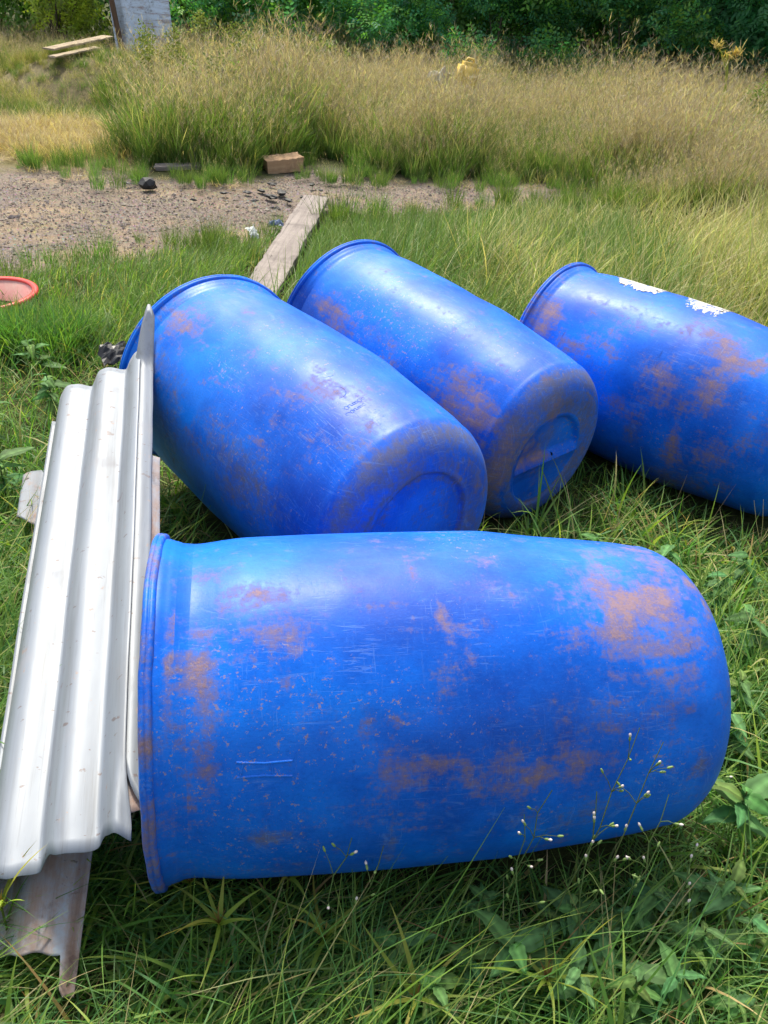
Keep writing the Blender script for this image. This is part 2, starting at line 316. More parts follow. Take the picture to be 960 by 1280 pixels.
def make_ground():
    xs = np.concatenate([np.linspace(-150, -9, 26)[:-1], np.linspace(-9, 9, 301), np.linspace(9, 150, 26)[1:]])
    ys = np.concatenate([np.linspace(-120, -1, 22)[:-1], np.linspace(-1, 16, 281), np.linspace(16, 180, 26)[1:]])
    X, Y = np.meshgrid(xs, ys); P = np.stack([X.ravel(), Y.ravel()], 1)
    pd = path_dist(P); z = ground_z(P[:, 0], P[:, 1])
    z = np.where(np.abs(P[:, 0]) > 9, 0, z)
    z = z-.025*np.clip(.5-pd*3, 0, 1)
    wobble = pd+.13*vnoise(P[:, 0]*6, P[:, 1]*6, 21)+.07*vnoise(P[:, 0]*17, P[:, 1]*17, 22)
    soil = np.clip(.5-wobble*4, 0, 1)
    straw = np.exp(-(((P[:, 0]+2.75)/.8)**2+((P[:, 1]-7.35)/.75)**2)**1.5)
    me = mesh_np('ground', np.stack([P[:, 0], P[:, 1], z], 1), [grid_faces(len(ys), len(xs))], True, np.stack([soil, straw, 0*soil], 1))
    t = NT('ground_soil'); o = oc(t)
    sep = t.n('ShaderNodeSeparateColor'); t.inp(sep, 'Color', t.n('ShaderNodeVertexColor', layer_name='tint').outputs['Color'])
    n1, n2, n3 = t.noise(o, 2.0, 6), t.noise(o, 13, 7, .7), t.noise(o, 70, 6, .75)
    dirt = t.ramp(n2, [(.3, (.20, .15, .11)), (.5, (.30, .235, .175)), (.7, (.39, .315, .235))])
    dirt = t.mix(t.step(n1, .36, .55), dirt, t.ramp(n3, [(.35, (.10, .085, .08)), (.5, (.21, .175, .155)), (.68, (.35, .295, .25))]))
    dirt = t.mix(t.math('MULTIPLY', t.step(t.noise(o, 4.5, 7, .7), .55, .68), .5), dirt, (.26, .26, .12))
    vo = t.n('ShaderNodeTexVoronoi'); vo.inputs['Scale'].default_value = 48; t.t.links.new(o, vo.inputs['Vector'])
    dirt = t.mix(t.math('MULTIPLY', t.step(vo.outputs['Distance'], .45, .15), .35), dirt, t.mix(.5, vo.outputs['Color'], (.3, .27, .25), 'MULTIPLY'))
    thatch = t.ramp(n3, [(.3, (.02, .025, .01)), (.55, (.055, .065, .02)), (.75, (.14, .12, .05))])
    dirt = t.mix(1.0, dirt, (.80, .78, .74), 'MULTIPLY')
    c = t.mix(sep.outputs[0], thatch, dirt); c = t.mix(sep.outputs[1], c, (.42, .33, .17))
    h = t.math('ADD', t.math('MULTIPLY', n3, .5), n2)
    m = t.done(t.bsdf(c, .95, t.bump(h, .8, .012), spec=.15))
    tag(obj('ground', me, None, m), kind='structure')
make_ground()

# ------------------------------------------------------------------ drums
def smooth(x, a, b):
    t_ = np.clip((x-a)/(b-a), 0, 1); return t_*t_*(3-2*t_)
def drum_profile():
    """(distance from rim, radius) from just under the rim to the bottom corner"""
    neck = .012; rc = .117; r1 = DRAD-.0244
    key = [(0.016, .291), (.026, .2905), (.030, .287), (.038, .2865), (.045, .283), (.053, .2812), (.060, .2818), (.075, .283), (.10, .286), (.15, DRAD), (.40, DRAD+.004), (.6*DL, DRAD+.0024)]
    for a in np.linspace(0, pi/2, 14):
        key.append((DL-rc+rc*sin(a), r1-rc*.8+rc*.8*cos(a)))
    key = np.array(key); s = np.concatenate([np.linspace(key[0, 0], .11, 34), np.linspace(.11, DL-rc, 90)[1:]])
    r = np.interp(s, key[:, 0], key[:, 1])
    k = np.array([.25, .5, .25])
    for _ in range(3): r[1:-1] = np.convolve(r, k, 'valid')
    arc = np.linspace(0, pi/2, 26)[1:]
    s = np.concatenate([s, DL-rc+rc*np.sin(arc)]); r = np.concatenate([r, r1-rc*.8+rc*.8*np.cos(arc)])
    r[-27:-20] = np.interp(np.arange(7), [0, 6], [r[-27], r[-20]])
    return s, r
PS, PR = drum_profile()
def drum_point(s, th, off=0.0):
    """local surface point of a drum"""
    r = np.interp(s, PS, PR)+off
    return np.stack([s-DL/2+0*th, r*np.cos(th), r*np.sin(th)], -1)
def stain_mask(k, s, th):
    M = np.zeros((len(s), 3))
    for (s0, t0, rs, rt, a, ch) in STAINS[k]:
        dt = (th-t0+pi) % (2*pi)-pi
        shr = .95 if ch == 0 else 1.0; e = np.exp(-((s-s0)/(rs*shr))**2-((dt*DRAD)/(rt*shr))**2)*a
        M[:, ch] = 1-(1-M[:, ch])*(1-np.clip(e, 0, 1))
    return M
CAPR = DRAD-.0244-.117*.8
def cap_relief(k, y, z):
    r = np.hypot(y, z); h = np.zeros(len(y))
    if k == 2:       # half-round recess above a ridge
        cy, cz = -.035, -.012; q = np.hypot(y-cy, z-cz)
        up = smooth(z-cz, .0, .03)*(1-smooth(q, .135, .152)); dn = smooth(-(z-cz), .004, .05)*(1-smooth(q, .140, .153))
        h = -.017*up-.006*dn+.0035*np.exp(-((z-cz+.002)/.005)**2)*(q < .148)
        h += -.003*np.exp(-((q-.05)/.03)**2)*(up > .5)
    elif k == 1:
        q = np.hypot(y+.03, z-.015); h = -.009*(1-smooth(q, .146, .158))+.0015*np.exp(-((q-.161)/.006)**2)
    else:
        q = np.hypot(y, z-.01); h = -.012*(1-smooth(q, .140, .152))
    return h
def make_drum(k, mat):
    NT_ = 200; th = np.linspace(0, 2*pi, NT_+1)[:-1]; rg = np.random.default_rng(40+k)
    # shell: outside from rim to corner, then the bottom, plus an inner wall
    S, T = np.meshgrid(PS, th, indexing='ij'); R = np.interp(S, PS, PR)
    # soft dents and out-of-roundness
    dents = .0022*np.sin(2*T+rg.uniform(0, 6))*np.exp(-((S-.5)/.5)**2)+.0016*vnoise(S*7, np.cos(T)*3+np.sin(T)*2.2, 60+k)*smooth(S, .06, .2)
    for _ in range(5):
        s0, t0, a, wd = rg.uniform(.15, .8), rg.uniform(0, pi), rg.uniform(.001, .004), rg.uniform(.03, .09)
        dt = (T-t0+pi) % (2*pi)-pi; dents -= a*np.exp(-((S-s0)/wd)**2-((dt*.29)/(wd*1.3))**2)
    if k == 0: dents = dents-.004*np.exp(-((S-.085)/.04)**2)*np.exp(-(((T-1.7+pi) % (2*pi)-pi)/1.0)**2)
    R = R+dents
    V = [np.stack([S-DL/2, R*np.cos(T), R*np.sin(T)], -1).reshape(-1, 3)]
    n0 = len(PS); nr = 46
    rr = np.linspace(PR[-1], .004, nr+1)[1:]
    RR, T2 = np.meshgrid(rr, th, indexing='ij'); y, z = (RR*np.cos(T2)).ravel(), (RR*np.sin(T2)).ravel()
    V.append(np.stack([np.full(len(y), DL/2)+cap_relief(k, y, z), y, z], -1))
    allV = np.concatenate(V)
    F1 = grid_faces(n0+nr, NT_, True)
    # inner wall as a separate surface joined at the mouth
    si = np.linspace(.0165, DL-.03, 14); Si, Ti = np.meshgrid(si, th, indexing='ij'); Ri = np.interp(Si, PS, PR)-.006-np.clip(Si-.8, 0, 1)*.1
    base = len(allV); Vi = np.stack([Si-DL/2, Ri*np.cos(Ti), Ri*np.sin(Ti)], -1).reshape(-1, 3)
    Fi = grid_faces(14, NT_, True)[:, ::-1]+base
    last = base+13*NT_; cidx = base+len(Vi); Vc = np.array([[DL/2-.03, 0, 0]])
    j = np.arange(NT_); Fc = np.stack([last+j, last+(j+1) % NT_, np.full(NT_, cidx)], 1)
    Fmouth = np.stack([j, base+j, base+(j+1) % NT_, (j+1) % NT_], 1)
    allV = np.concatenate([allV, Vi, Vc])
    me = mesh_np('drum_shell', allV, [F1[:, ::-1], Fi, Fmouth, Fc], True)
    s_all = allV[:, 0]+DL/2; t_all = np.arctan2(allV[:, 2], allV[:, 1]) % (2*pi)
    M = stain_mask(k, s_all, t_all)
    rad = np.hypot(allV[:, 1], allV[:, 2])
    cap = (s_all > DL-.03) & (rad < PR[-1]+.03)
    ring = np.exp(-((s_all-(DL-.035))/.035)**2)
    M[:, 1] = np.maximum(M[:, 1], ring*(.95 if k in (1, 2) else .3))
    if k in (1, 2): 
        M[:, 1] = np.where(cap, .88 if k == 2 else .7, M[:, 1]); q = np.hypot(allV[:, 1]+.035, allV[:, 2])
        if k == 2:
            M[:, 1] = np.where(cap & (q < .15), .22, M[:, 1]); M[:, 1] = np.where(cap, np.maximum(M[:, 1], 1.0*np.exp(-((q-.152)/.007)**2)), M[:, 1]); M[:, 2] = np.where(cap, .9*np.exp(-(np.hypot(allV[:, 1]+.02, allV[:, 2]-.065)/.045)**2), M[:, 2])  # narrow ring paints shade along the recess step to outline it
            M[:, 1] = np.where(cap, np.maximum(M[:, 1], .75*np.exp(-(np.hypot(allV[:, 1]+.03, allV[:, 2]-.06)/.06)**2)), M[:, 1])
        else:
            M[:, 1] = np.where(cap & (q < .15), .38, M[:, 1]); q2 = np.hypot(allV[:, 1]+.03, allV[:, 2]-.015); M[:, 1] = np.where(cap, np.maximum(M[:, 1], np.exp(-((q2-.155)/.007)**2)), M[:, 1])  # ring at the step: recess shade put into the colour
    a = me.color_attributes.new('stain', 'FLOAT_COLOR', 'POINT'); c4 = np.ones((len(allV), 4), dtype=np.float32); c4[:, :3] = M; a.data.foreach_set('color', c4.ravel())
    root = empty('plastic_drum'); root.matrix_world = drum_matrix(k)
    body = obj('drum_body', me, root, mat)
    # rolled rim: a lipped ring
    prof = [(-.000, .283), (-.0015, .291), (0, .2965), (.0030, .3000), (.007, .3003), (.0082, .2985), (.0092, .2980), (.0104, .2992), (.0140, .2993), (.0168, .2975), (.0185, .2925), (.0185, .283)]
    n = len(prof); T3 = np.linspace(0, 2*pi, 161)[:-1]
    P = np.array(prof); wob = .0009*vnoise(np.cos(T3)*9, np.sin(T3)*9, 80+k)
    Vr = np.stack([np.repeat(P[:, 0:1]-DL/2, 160, 1)+wob, (P[:, 1:2]+wob)*np.cos(T3), (P[:, 1:2]+wob)*np.sin(T3)], -1).reshape(-1, 3)
    Fr = np.concatenate([grid_faces(n, 160, True), np.stack([(n-1)*160+np.arange(160), (n-1)*160+(np.arange(160)+1) % 160, (np.arange(160)+1) % 160, np.arange(160)], 1)])
    rm = mesh_np('rim_ring', Vr, [Fr[:, ::-1]], True)
    t3 = np.tile(T3, n); Mr = stain_mask(k, np.full(len(t3), .03), t3); Mr[:, 0] = np.maximum(Mr[:, 0]*.8, .38 if k == 0 else .12); Mr[:, 1] = np.maximum(Mr[:, 1], .5 if k == 0 else .3)
    a = rm.color_attributes.new('stain', 'FLOAT_COLOR', 'POINT'); c4 = np.ones((len(Vr), 4), dtype=np.float32); c4[:, :3] = Mr; a.data.foreach_set('color', c4.ravel())
    obj('rim', rm, root, mat)
    return root
def strip_on_drum(pts, wd, hgt, close=False):
    """raised ridge following the drum surface; pts = [(s, arc metres from theta0)], returns V, faces of a small triangular-section ridge"""
    pts = np.array(pts, float); 
    if close: pts = np.vstack([pts, pts[:1]])
    d = np.gradient(pts, axis=0); d /= np.linalg.norm(d, axis=1)[:, None]+1e-9; nrm = np.stack([-d[:, 1], d[:, 0]], 1)
    rows = []
    for o_, h_ in ((-wd/2, -.0006), (-wd/4, hgt), (wd/4, hgt), (wd/2, -.0006)):
        q = pts+nrm*o_; rows.append(drum_point(q[:, 0], q[:, 1]/DRAD, h_))
    V = np.stack(rows, 1).reshape(-1, 3); return V, grid_faces(len(pts), 4)
def add_marks(root, mat, ridges, label, name='embossed_mark'):
    Vs, Fs, n = [], [], 0
    for pts, wd, hg, cl in ridges:
        V, F_ = strip_on_drum(pts, wd, hg, cl); Vs.append(V); Fs.append(F_+n); n += len(V)
    V = np.concatenate(Vs); me = mesh_np(name, V, [np.concatenate(Fs)], True)
    a = me.color_attributes.new('stain', 'FLOAT_COLOR', 'POINT'); c4 = np.ones((len(V), 4), dtype=np.float32); c4[:, :3] = (.1, .35, .15); a.data.foreach_set('color', c4.ravel())
    o = obj(name, me, root, mat); o['label'] = label; return o
def circ(s0, a0, rs, ra, n=36, t0=0, t1=2*pi): t_ = np.linspace(t0, t1, n+1)[:-1]; return [(s0+rs*cos(q), a0+ra*sin(q)) for q in t_]
dmats = [drum_material(k, s) for k, s in enumerate((1.3, 4.1, 7.7, 11.9))]
droots = [make_drum(k, dmats[k]) for k in range(4)]
tag(droots[0], 'large blue plastic drum lying crosswise nearest the camera, muddy, its bottom pointing right', 'drum', 'blue plastic drums lying in the grass')
tag(droots[1], 'blue plastic drum lying against the white corrugated sheets, with an oval embossed mark', 'drum', 'blue plastic drums lying in the grass')
tag(droots[2], 'middle blue plastic drum showing the half-round recess in its bottom', 'drum', 'blue plastic drums lying in the grass')
tag(droots[3], 'blue plastic drum cut by the right frame edge, with torn white label remains on top', 'drum', 'blue plastic drums lying in the grass')
# drum with the oval mark: pill outline, small letters inside, a ring with a dot
A0 = 1.85*DRAD
def glyphs(s0, a0, ds, da, n, sz, seed):
    rg = random.Random(seed); out = []
    for q in range(n):
        cs, ca = s0+ds*q, a0+da*q; ch = 'CO5809B0'[q % 8]
        e = sz
        if ch in 'O0': out.append((circ(cs, ca, e*.5, e*.35, 10), .0022, .0004, True))
        elif ch in '8B': out += [(circ(cs, ca+e*.28, e*.3, e*.28, 8), .002, .0004, True), (circ(cs, ca-e*.28, e*.33, e*.3, 8), .002, .0004, True)]
        elif ch == 'C': out.append((circ(cs, ca, e*.45, e*.6, 9, .8, 5.5), .0022, .0004, False))
        elif ch == '9': out += [(circ(cs, ca+e*.25, e*.3, e*.3, 8), .002, .0004, True), ([(cs+e*.28, ca+e*.2), (cs+e*.25, ca-e*.2), (cs, ca-e*.6)], .002, .0004, False)]
        else: out.append(([(cs+e*.35, ca+e*.6), (cs-e*.3, ca+e*.6), (cs-e*.3, ca+.0), (cs+e*.2, ca+.0), (cs+e*.3, ca-e*.3), (cs, ca-e*.6), (cs-e*.3, ca-e*.5)], .002, .0004, False))
    return out
pill = circ(.772, 2.03*DRAD, .022, .024, 14, 0, pi)+circ(.775, 1.68*DRAD, .024, .026, 14, pi, 2*pi)
marks = [(pill, .0022, .0005, True), (circ(.772, 2.02*DRAD, .011, .012, 14), .002, .0005, True), (circ(.71, 1.85*DRAD, .021, .021, 30), .0022, .0004, True), (circ(.71, 1.85*DRAD, .003, .003, 8), .003, .0005, True)]
marks += glyphs(.765, 1.95*DRAD, 0, -.013, 6, .012, 1)+glyphs(.783, 1.94*DRAD, 0, -.012, 6, .010, 2)
marks += [([(.64, 1.86*DRAD), (.65, 1.80*DRAD), (.655, 1.74*DRAD)], .002, .0005, False), ([(.655, 1.9*DRAD), (.662, 1.80*DRAD)], .002, .0005, False)]
add_marks(droots[1], dmats[1], marks, 'embossed oval with small raised characters beside a ring')
add_marks(droots[2], dmats[2], [([(.12, 1.72*DRAD), (.165, 1.66*DRAD), (.19, 1.6*DRAD)], .0025, .0014, False), ([(.125, 1.66*DRAD), (.17, 1.60*DRAD)], .002, .0004, False),
    ([(.19, 1.62*DRAD), (.18, 1.45*DRAD), (.17, 1.36*DRAD)], .0025, .0014, False), ([(.14, 1.62*DRAD), (.135, 1.45*DRAD)], .002, .0004, False)], 'embossed bracket shaped lines near the rim')
add_marks(droots[0], dmats[0], [([(.135, 2.655*DRAD), (.175, 2.665*DRAD), (.215, 2.66*DRAD)], .004, .0007, False), ([(.135, 2.735*DRAD), (.175, 2.73*DRAD), (.215, 2.74*DRAD)], .004, .0007, False),
    ([(.22, 2.62*DRAD), (.22, 2.78*DRAD)], .003, .0004, False), ([(.145, 2.66*DRAD), (.14, 2.73*DRAD)], .003, .0004, False), ([(.185, 2.665*DRAD), (.187, 2.73*DRAD)], .0025, .0004, False)], 'embossed bracket shaped lines')
# a blackened patch of old tape / moulding nib near the seam of the front drum
# torn label remains on the right drum
def label_patch(s0, s1, a0, a1, seed):
    rg = np.random.default_rng(seed); nu, nv = 46, 22
    u = np.linspace(0, 1, nu); v = np.linspace(0, 1, nv); U, Vv = np.meshgrid(u, v, indexing='ij')
    edge_lo = .10*np.abs(vnoise(u*30, u*11, seed))+.12*rg.random(nu)+.55*np.clip(1-u*3.2, 0, 1)
    edge_hi = 1-.18*np.abs(vnoise(u*25, u*7, seed+1))-.10*rg.random(nu)
    Vv = edge_lo[:, None]+(edge_hi-edge_lo)[:, None]*Vv
    S = s0+(s1-s0)*U+.004*rg.normal(size=U.shape)*(U > .9); A = a0+(a1-a0)*Vv
    lift = .0011+.0006*rg.random(U.shape)
    lift[:, 0] += .0015*rg.random(nu)
    P = drum_point(S.ravel(), A.ravel()/DRAD, 0)+0; r = np.hypot(P[:, 1], P[:, 2]); k_ = (r+lift.ravel())/r; P[:, 1] *= k_; P[:, 2] *= k_
    F_ = grid_faces(nu, nv); keep = np.ones(len(F_), bool)
    cen = P[F_].mean(1); hole = vnoise(cen[:, 0]*70, cen[:, 1]*90, seed+5); keep &= hole < .62
    return mesh_np('label_patch', P, [F_[keep]], True)
lm = plain_material('torn_paper_label', (.50, .50, .49), .8, .25, 60, dirt=(.26, .23, .20))
for (s0, s1, a0, a1, sd_) in ((.150, .335, 1.70*DRAD, 1.1*DRAD, 3), (.405, .555, 1.74*DRAD, 1.05*DRAD, 8)):
    o_ = obj('label_remnant', label_patch(s0, s1, a0, a1, sd_), droots[3], lm); o_['label'] = 'torn white paper label remains'

# ------------------------------------------------------------------ corrugated sheets
def sheet_mesh(name, origin, a, c, n, length, width, pitch=.107, amp=.0125, phase=0.0, thick=.0014, flank=None, end_near=None, end_far=None, ns=60, nw=None, curl=None, post=None):
    """origin: near right corner; a along, c across (to the left), n up"""
    nw = nw or int(width/.004)
    q = np.linspace(0, width, nw); s = np.linspace(0, 1, ns)
    Sg, Q = np.meshgrid(s, q, indexing='ij')
    s0 = end_near(Q) if end_near else 0*Q; s1 = end_far(Q) if end_far else 0*Q
    Sv = s0+(length+s1-s0)*Sg
    Hh = amp*(2*(.5+.5*np.cos(2*pi*(Q+phase)/pitch))**.62-1)+.0018*vnoise(Sv*5, Q*12, 31)
    if curl: Hh = Hh+curl(Sv, Q)
    P = origin+Sv[..., None]*a+Q[..., None]*c+Hh[..., None]*n
    if flank is not None:    # bend the right border downwards
        P = P-flank(Q, Sv)[..., None]*n
    if post is not None: P = P+post(Q, Sv)
    P = P.reshape(-1, 3); V = np.concatenate([P, P-n*thick]); m = ns*nw
    F_ = grid_faces(ns, nw); B = F_[:, ::-1]+m
    i = np.arange(ns-1); j = np.arange(nw-1)
    e = [np.stack([j, j+m, j+1+m, j+1], 1), np.stack([(ns-1)*nw+j+1, (ns-1)*nw+j+1+m, (ns-1)*nw+j+m, (ns-1)*nw+j], 1),
         np.stack([i*nw, (i+1)*nw, (i+1)*nw+m, i*nw+m], 1), np.stack([i*nw+nw-1+m, (i+1)*nw+nw-1+m, (i+1)*nw+nw-1, i*nw+nw-1], 1)]
    me = mesh_np(name, V, [F_, B]+e, True)
    return me
def sheet_object(name, me, mat, label):
    # object frame: x along the sheet so the grain of the zinc follows it
    M = Matrix(((SH_A[0], SH_C[0], SH_N[0], SH_NR[0]), (SH_A[1], SH_C[1], SH_N[1], SH_NR[1]), (SH_A[2], SH_C[2], SH_N[2], SH_NR[2]), (0, 0, 0, 1)))
    me.transform(M.inverted()); o = obj(name, me, None, mat); o.matrix_world = M
    return tag(o, label, 'roofing sheet', 'corrugated roofing sheets stacked beside the drums')
white_zinc = zinc_material('white_zinc', .26, 0, .10, .5); dull_zinc = zinc_material('pale_blue_zinc', .22, 0, .15, .5); rusty_zinc = zinc_material('rusty_zinc', .34, .95, .1, .6)
O = SH_NR
jag = lambda Q: .006*vnoise(Q*60, Q*9, 71)
sheet_object('corrugated_sheet', sheet_mesh('sheet', O+SH_C*.014-SH_N*.008, SH_A, SH_C, SH_N, SH_L+.01, .268, phase=-.010, amp=.0155,
    end_near=lambda Q: jag(Q)+.03*np.clip(.0-Q, 0, 1)-.010*np.exp(-(Q/.012)**2)+.006*np.sin(2*pi*(Q-.018)/.107), end_far=lambda Q: jag(Q)-.012*np.clip((Q-.2)/.08, 0, 1),
    curl=lambda S_, Q: -.004*np.exp(-(S_/.05)**2)-.02*np.exp(-(Q/.010)**2)*np.exp(-(S_/.08)**2)), white_zinc, 'bright white corrugated sheet, topmost of the stack left of the drums')
# the next sheet sticks out to the right: a pale flank standing beside the top sheet, torn to a spike at its far end
def flankF(Q, S_): return .02+.055*smooth(Q, .030, .0)
sheet_object('corrugated_sheet', sheet_mesh('sheet', O-SH_C*.008-SH_N*.014+SH_A*.058, SH_A, SH_C, SH_N, SH_L-.030, .22, phase=-.032, amp=.0155,
    flank=lambda Q, S_: .008*smooth(-Q, -.02, .0)+0*S_, end_near=lambda Q: jag(Q)+.06*smooth(Q, .010, .03)-.02*np.exp(-((Q-.004)/.006)**2), end_far=lambda Q: .035*np.exp(-((Q-.010)/.009)**2)+.065*np.exp(-((Q-.008)/.024)**2)-.05*smooth(Q, .022, .04)+jag(Q),
    curl=lambda S_, Q: .003*vnoise(S_*9, Q*2, 77)*smooth(Q, .04, 0)*1.0, post=lambda Q, S_: (np.clip(S_-(SH_L-.10), 0, 1)*smooth(-Q, -.05, -.03))[..., None]*np.array([.12, -.25, .55])), dull_zinc, 'pale blue-grey corrugated sheet under the top one, its torn right edge ending in a spike')
sheet_object('corrugated_sheet', sheet_mesh('sheet', O-SH_C*.014-SH_N*.030+SH_A*.035, SH_A, SH_C, SH_N, SH_L-.45, .25, phase=-.038, amp=.0155,
    flank=lambda Q, S_: .010*smooth(-Q, -.020, .0)+0*S_, end_near=lambda Q: jag(Q)), rusty_zinc, 'brown-stained corrugated sheet edge sandwiched under the pale sheets')
sheet_object('corrugated_sheet', sheet_mesh('sheet', O+SH_C*.112-SH_N*.032-SH_A*.0, SH_A, SH_C, SH_N, SH_L-.015, .198, phase=.088, amp=.0155,
    end_near=lambda Q: .10-.13*smooth(Q, .11, .165)+jag(Q), end_far=lambda Q: -.04+jag(Q)), white_zinc, 'white corrugated sheet under the stack, showing as a thin strip along the left side')
# rusty sheet propped below, one end on the ground near the camera
def frame_sheet(o0, a, cdir):
    a = np.array(a, float); a /= np.linalg.norm(a); c = np.array(cdir, float); c -= (c@a)*a; c /= np.linalg.norm(c); n = np.cross(a, c)
    if n[2] < 0: n = -n
    return np.array(o0, float), a, c, n
o0, a_, c_, n_ = frame_sheet((-.428, .722, .115), (-.05, .42, .20), (-.93, .05, -.30))
def flankC(Q, S_): return .030*smooth(-Q, -.020, .0)
me = sheet_mesh('sheet', o0, a_, c_, n_, .24, .17, phase=.035, amp=.014, flank=flankC, end_near=lambda Q: jag(Q)-.06*(1-smooth(Q, .016, .018))+.0*Q)
M = Matrix(((a_[0], c_[0], n_[0], o0[0]), (a_[1], c_[1], n_[1], o0[1]), (a_[2], c_[2], n_[2], o0[2]), (0, 0, 0, 1))); me.transform(M.inverted())
o_ = obj('corrugated_sheet', me, None, rusty_zinc); o_.matrix_world = M
tag(o_, 'rusty brown corrugated sheet propped under the near end of the stack', 'roofing sheet', 'corrugated roofing sheets stacked beside the drums')
o0, a_, c_, n_ = frame_sheet((-.83, 1.80, .15), (-.28, .93, .03), (-.9, -.3, -.25))
me = sheet_mesh('sheet', o0, a_, c_, n_, .30, .105, phase=.0, amp=.010, ns=24, end_near=lambda Q: .08*smooth(Q, .0, .14)+jag(Q), end_far=lambda Q: -.05*smooth(Q, .06, .14)+jag(Q))
M = Matrix(((a_[0], c_[0], n_[0], o0[0]), (a_[1], c_[1], n_[1], o0[1]), (a_[2], c_[2], n_[2], o0[2]), (0, 0, 0, 1))); me.transform(M.inverted())
o_ = obj('corrugated_sheet', me, None, zinc_material('grey_zinc', .20, .35, .1, .6)); o_.matrix_world = M
tag(o_, 'short grey scrap of sheet poking out left of the stack, low in the grass', 'roofing sheet', 'corrugated roofing sheets stacked beside the drums')

# ------------------------------------------------------------------ wood, debris
def rough_box(name, L, W, H, seed=0, jitter=.004, nx=24, warp=0.0):
    """weathered plank: x long, uneven edges"""
    rg = np.random.default_rng(seed); xs = np.linspace(-L/2, L/2, nx); ring = [(-W/2, 0), (-W/2+.004, -.0), (W/2-.004, 0), (W/2, .004), (W/2, H-.004), (W/2-.005, H), (W*.2, H+.001), (-W*.2, H), (-W/2+.005, H), (-W/2, H-.004)]
    ring = np.array(ring); n = len(ring); V = []
    for i, x in enumerate(xs):
        e = jitter*vnoise(np.array([x*6.0]), np.array([seed*3.3]), seed)[0]
        j = rg.normal(size=(n, 2))*jitter*.35
        dx = rg.normal(size=n)*jitter*1.5 if i in (0, nx-1) else 0*ring[:, 0]
        V.append(np.stack([x+dx, ring[:, 0]*(1+e/W)+j[:, 0], ring[:, 1]+j[:, 1]*.6+warp*(x/L)**2], 1))
    V = np.concatenate(V); F_ = grid_faces(nx, n, True)[:, ::-1]
    caps = [np.arange(n)[None, :], ((nx-1)*n+np.arange(n)[::-1])[None, :]]
    return mesh_np(name, V, [F_]+caps, False)
def place(o, loc, rot): o.location = loc; o.rotation_euler = rot; return o
grey_wood = wood_material('weathered_grey_wood', (.17, .145, .135), (.33, .29, .265)); tan_wood = wood_material('sawn_tan_wood', (.36, .22, .13), (.55, .37, .23)); dark_wood = wood_material('dark_brown_wood', (.10, .06, .04), (.18, .11, .075))
o_ = obj('wooden_plank', rough_box('plank', 2.05, .172, .035, 5, .006, 50), None, grey_wood)
place(o_, (-.643, 4.93, .022), (0, .0, atan2(1.75, .05)))
tag(o_, 'long weathered grey plank lying between the drums and the gravel path', 'plank')
o_ = obj('wood_block', rough_box('block', .30, .14, .10, 9, .008, 14), None, tan_wood)
place(o_, (-.985, 6.98, .0), (.10, -.05, .62)); tag(o_, 'short sawn wood block with a bright top at the far edge of the path', 'wood block')
o_ = obj('wooden_board', rough_box('board', .34, .10, .03, 12, .006, 12), None, grey_wood)
place(o_, (-1.70, 6.66, .02), (.05, -.05, .25)); tag(o_, 'small grey board piece half under the tall grass beside the path', 'board')
def lump(name, r, seed, sq=(1, 1, .7), sub=1):
    rg = np.random.default_rng(seed); import bmesh
    bm = bmesh.new(); bmesh.ops.create_icosphere(bm, subdivisions=sub+1, radius=1)
    d = rg.uniform(.65, 1.15, len(bm.verts))
    for v_, k_ in zip(bm.verts, d): v_.co = Vector((v_.co.x*sq[0], v_.co.y*sq[1], v_.co.z*sq[2]))*r*k_
    me = bpy.data.meshes.new(name); bm.to_mesh(me); bm.free(); return me
char = plain_material('charcoal', (.018, .018, .021), .6, .5, 40, bumpd=.004)
o_ = obj('charcoal_lump', lump('charcoal', .052, 3, (1.25, 1, .85)), None, char); place(o_, (-1.77, 6.06, .03), (0, 0, .4)); tag(o_, 'black charcoal lump alone on the path, the largest', 'charcoal', 'black charred pieces on the path')
rg = random.Random(5)
chars = [(-.876, 6.18, .045), (-1.02, 6.2, .028), (-.93, 6.05, .04), (-1.1, 6.12, .024), (-.80, 5.98, .03), (-.98, 6.42, .026), (-1.25, 6.05, .02), (-.72, 6.1, .022), (-1.93, 6.12, .02), (-.62, 6.35, .02), (-1.4, 5.8, .018), (-.86, 5.75, .022), (-.7, 6.5, .024), (-1.02, 5.9, .02)]
chip_labels = ['largest flat charred chip just beyond the end of the grey plank', 'charred chip left of the largest chip beyond the plank', 'charred chip nearest the plank end', 'small charred chip left of the group beyond the plank', 'charred chip right of the group, beyond the plank end', 'charred chip farthest back, in front of the wood block', 'small charred chip alone between the charcoal lump and the plank', 'small charred chip at the right of the group by the plank', 'charred chip just left of the large charcoal lump', 'charred chip rightmost on the path', 'small charred chip nearest the front grass edge, left', 'charred chip beside the far left corner of the plank', 'charred chip on the path right of the wood block', 'small charred chip in the gap before the plank end']
for q, (x, y, r) in enumerate(chars):
    o_ = obj('charred_chip', lump('chip', r, 20+q, (1.6, .8, .45)), None, char); place(o_, (x, y, .012), (0, 0, rg.uniform(0, 3)))
    tag(o_, chip_labels[q], 'charcoal', 'charred chips scattered on the path')
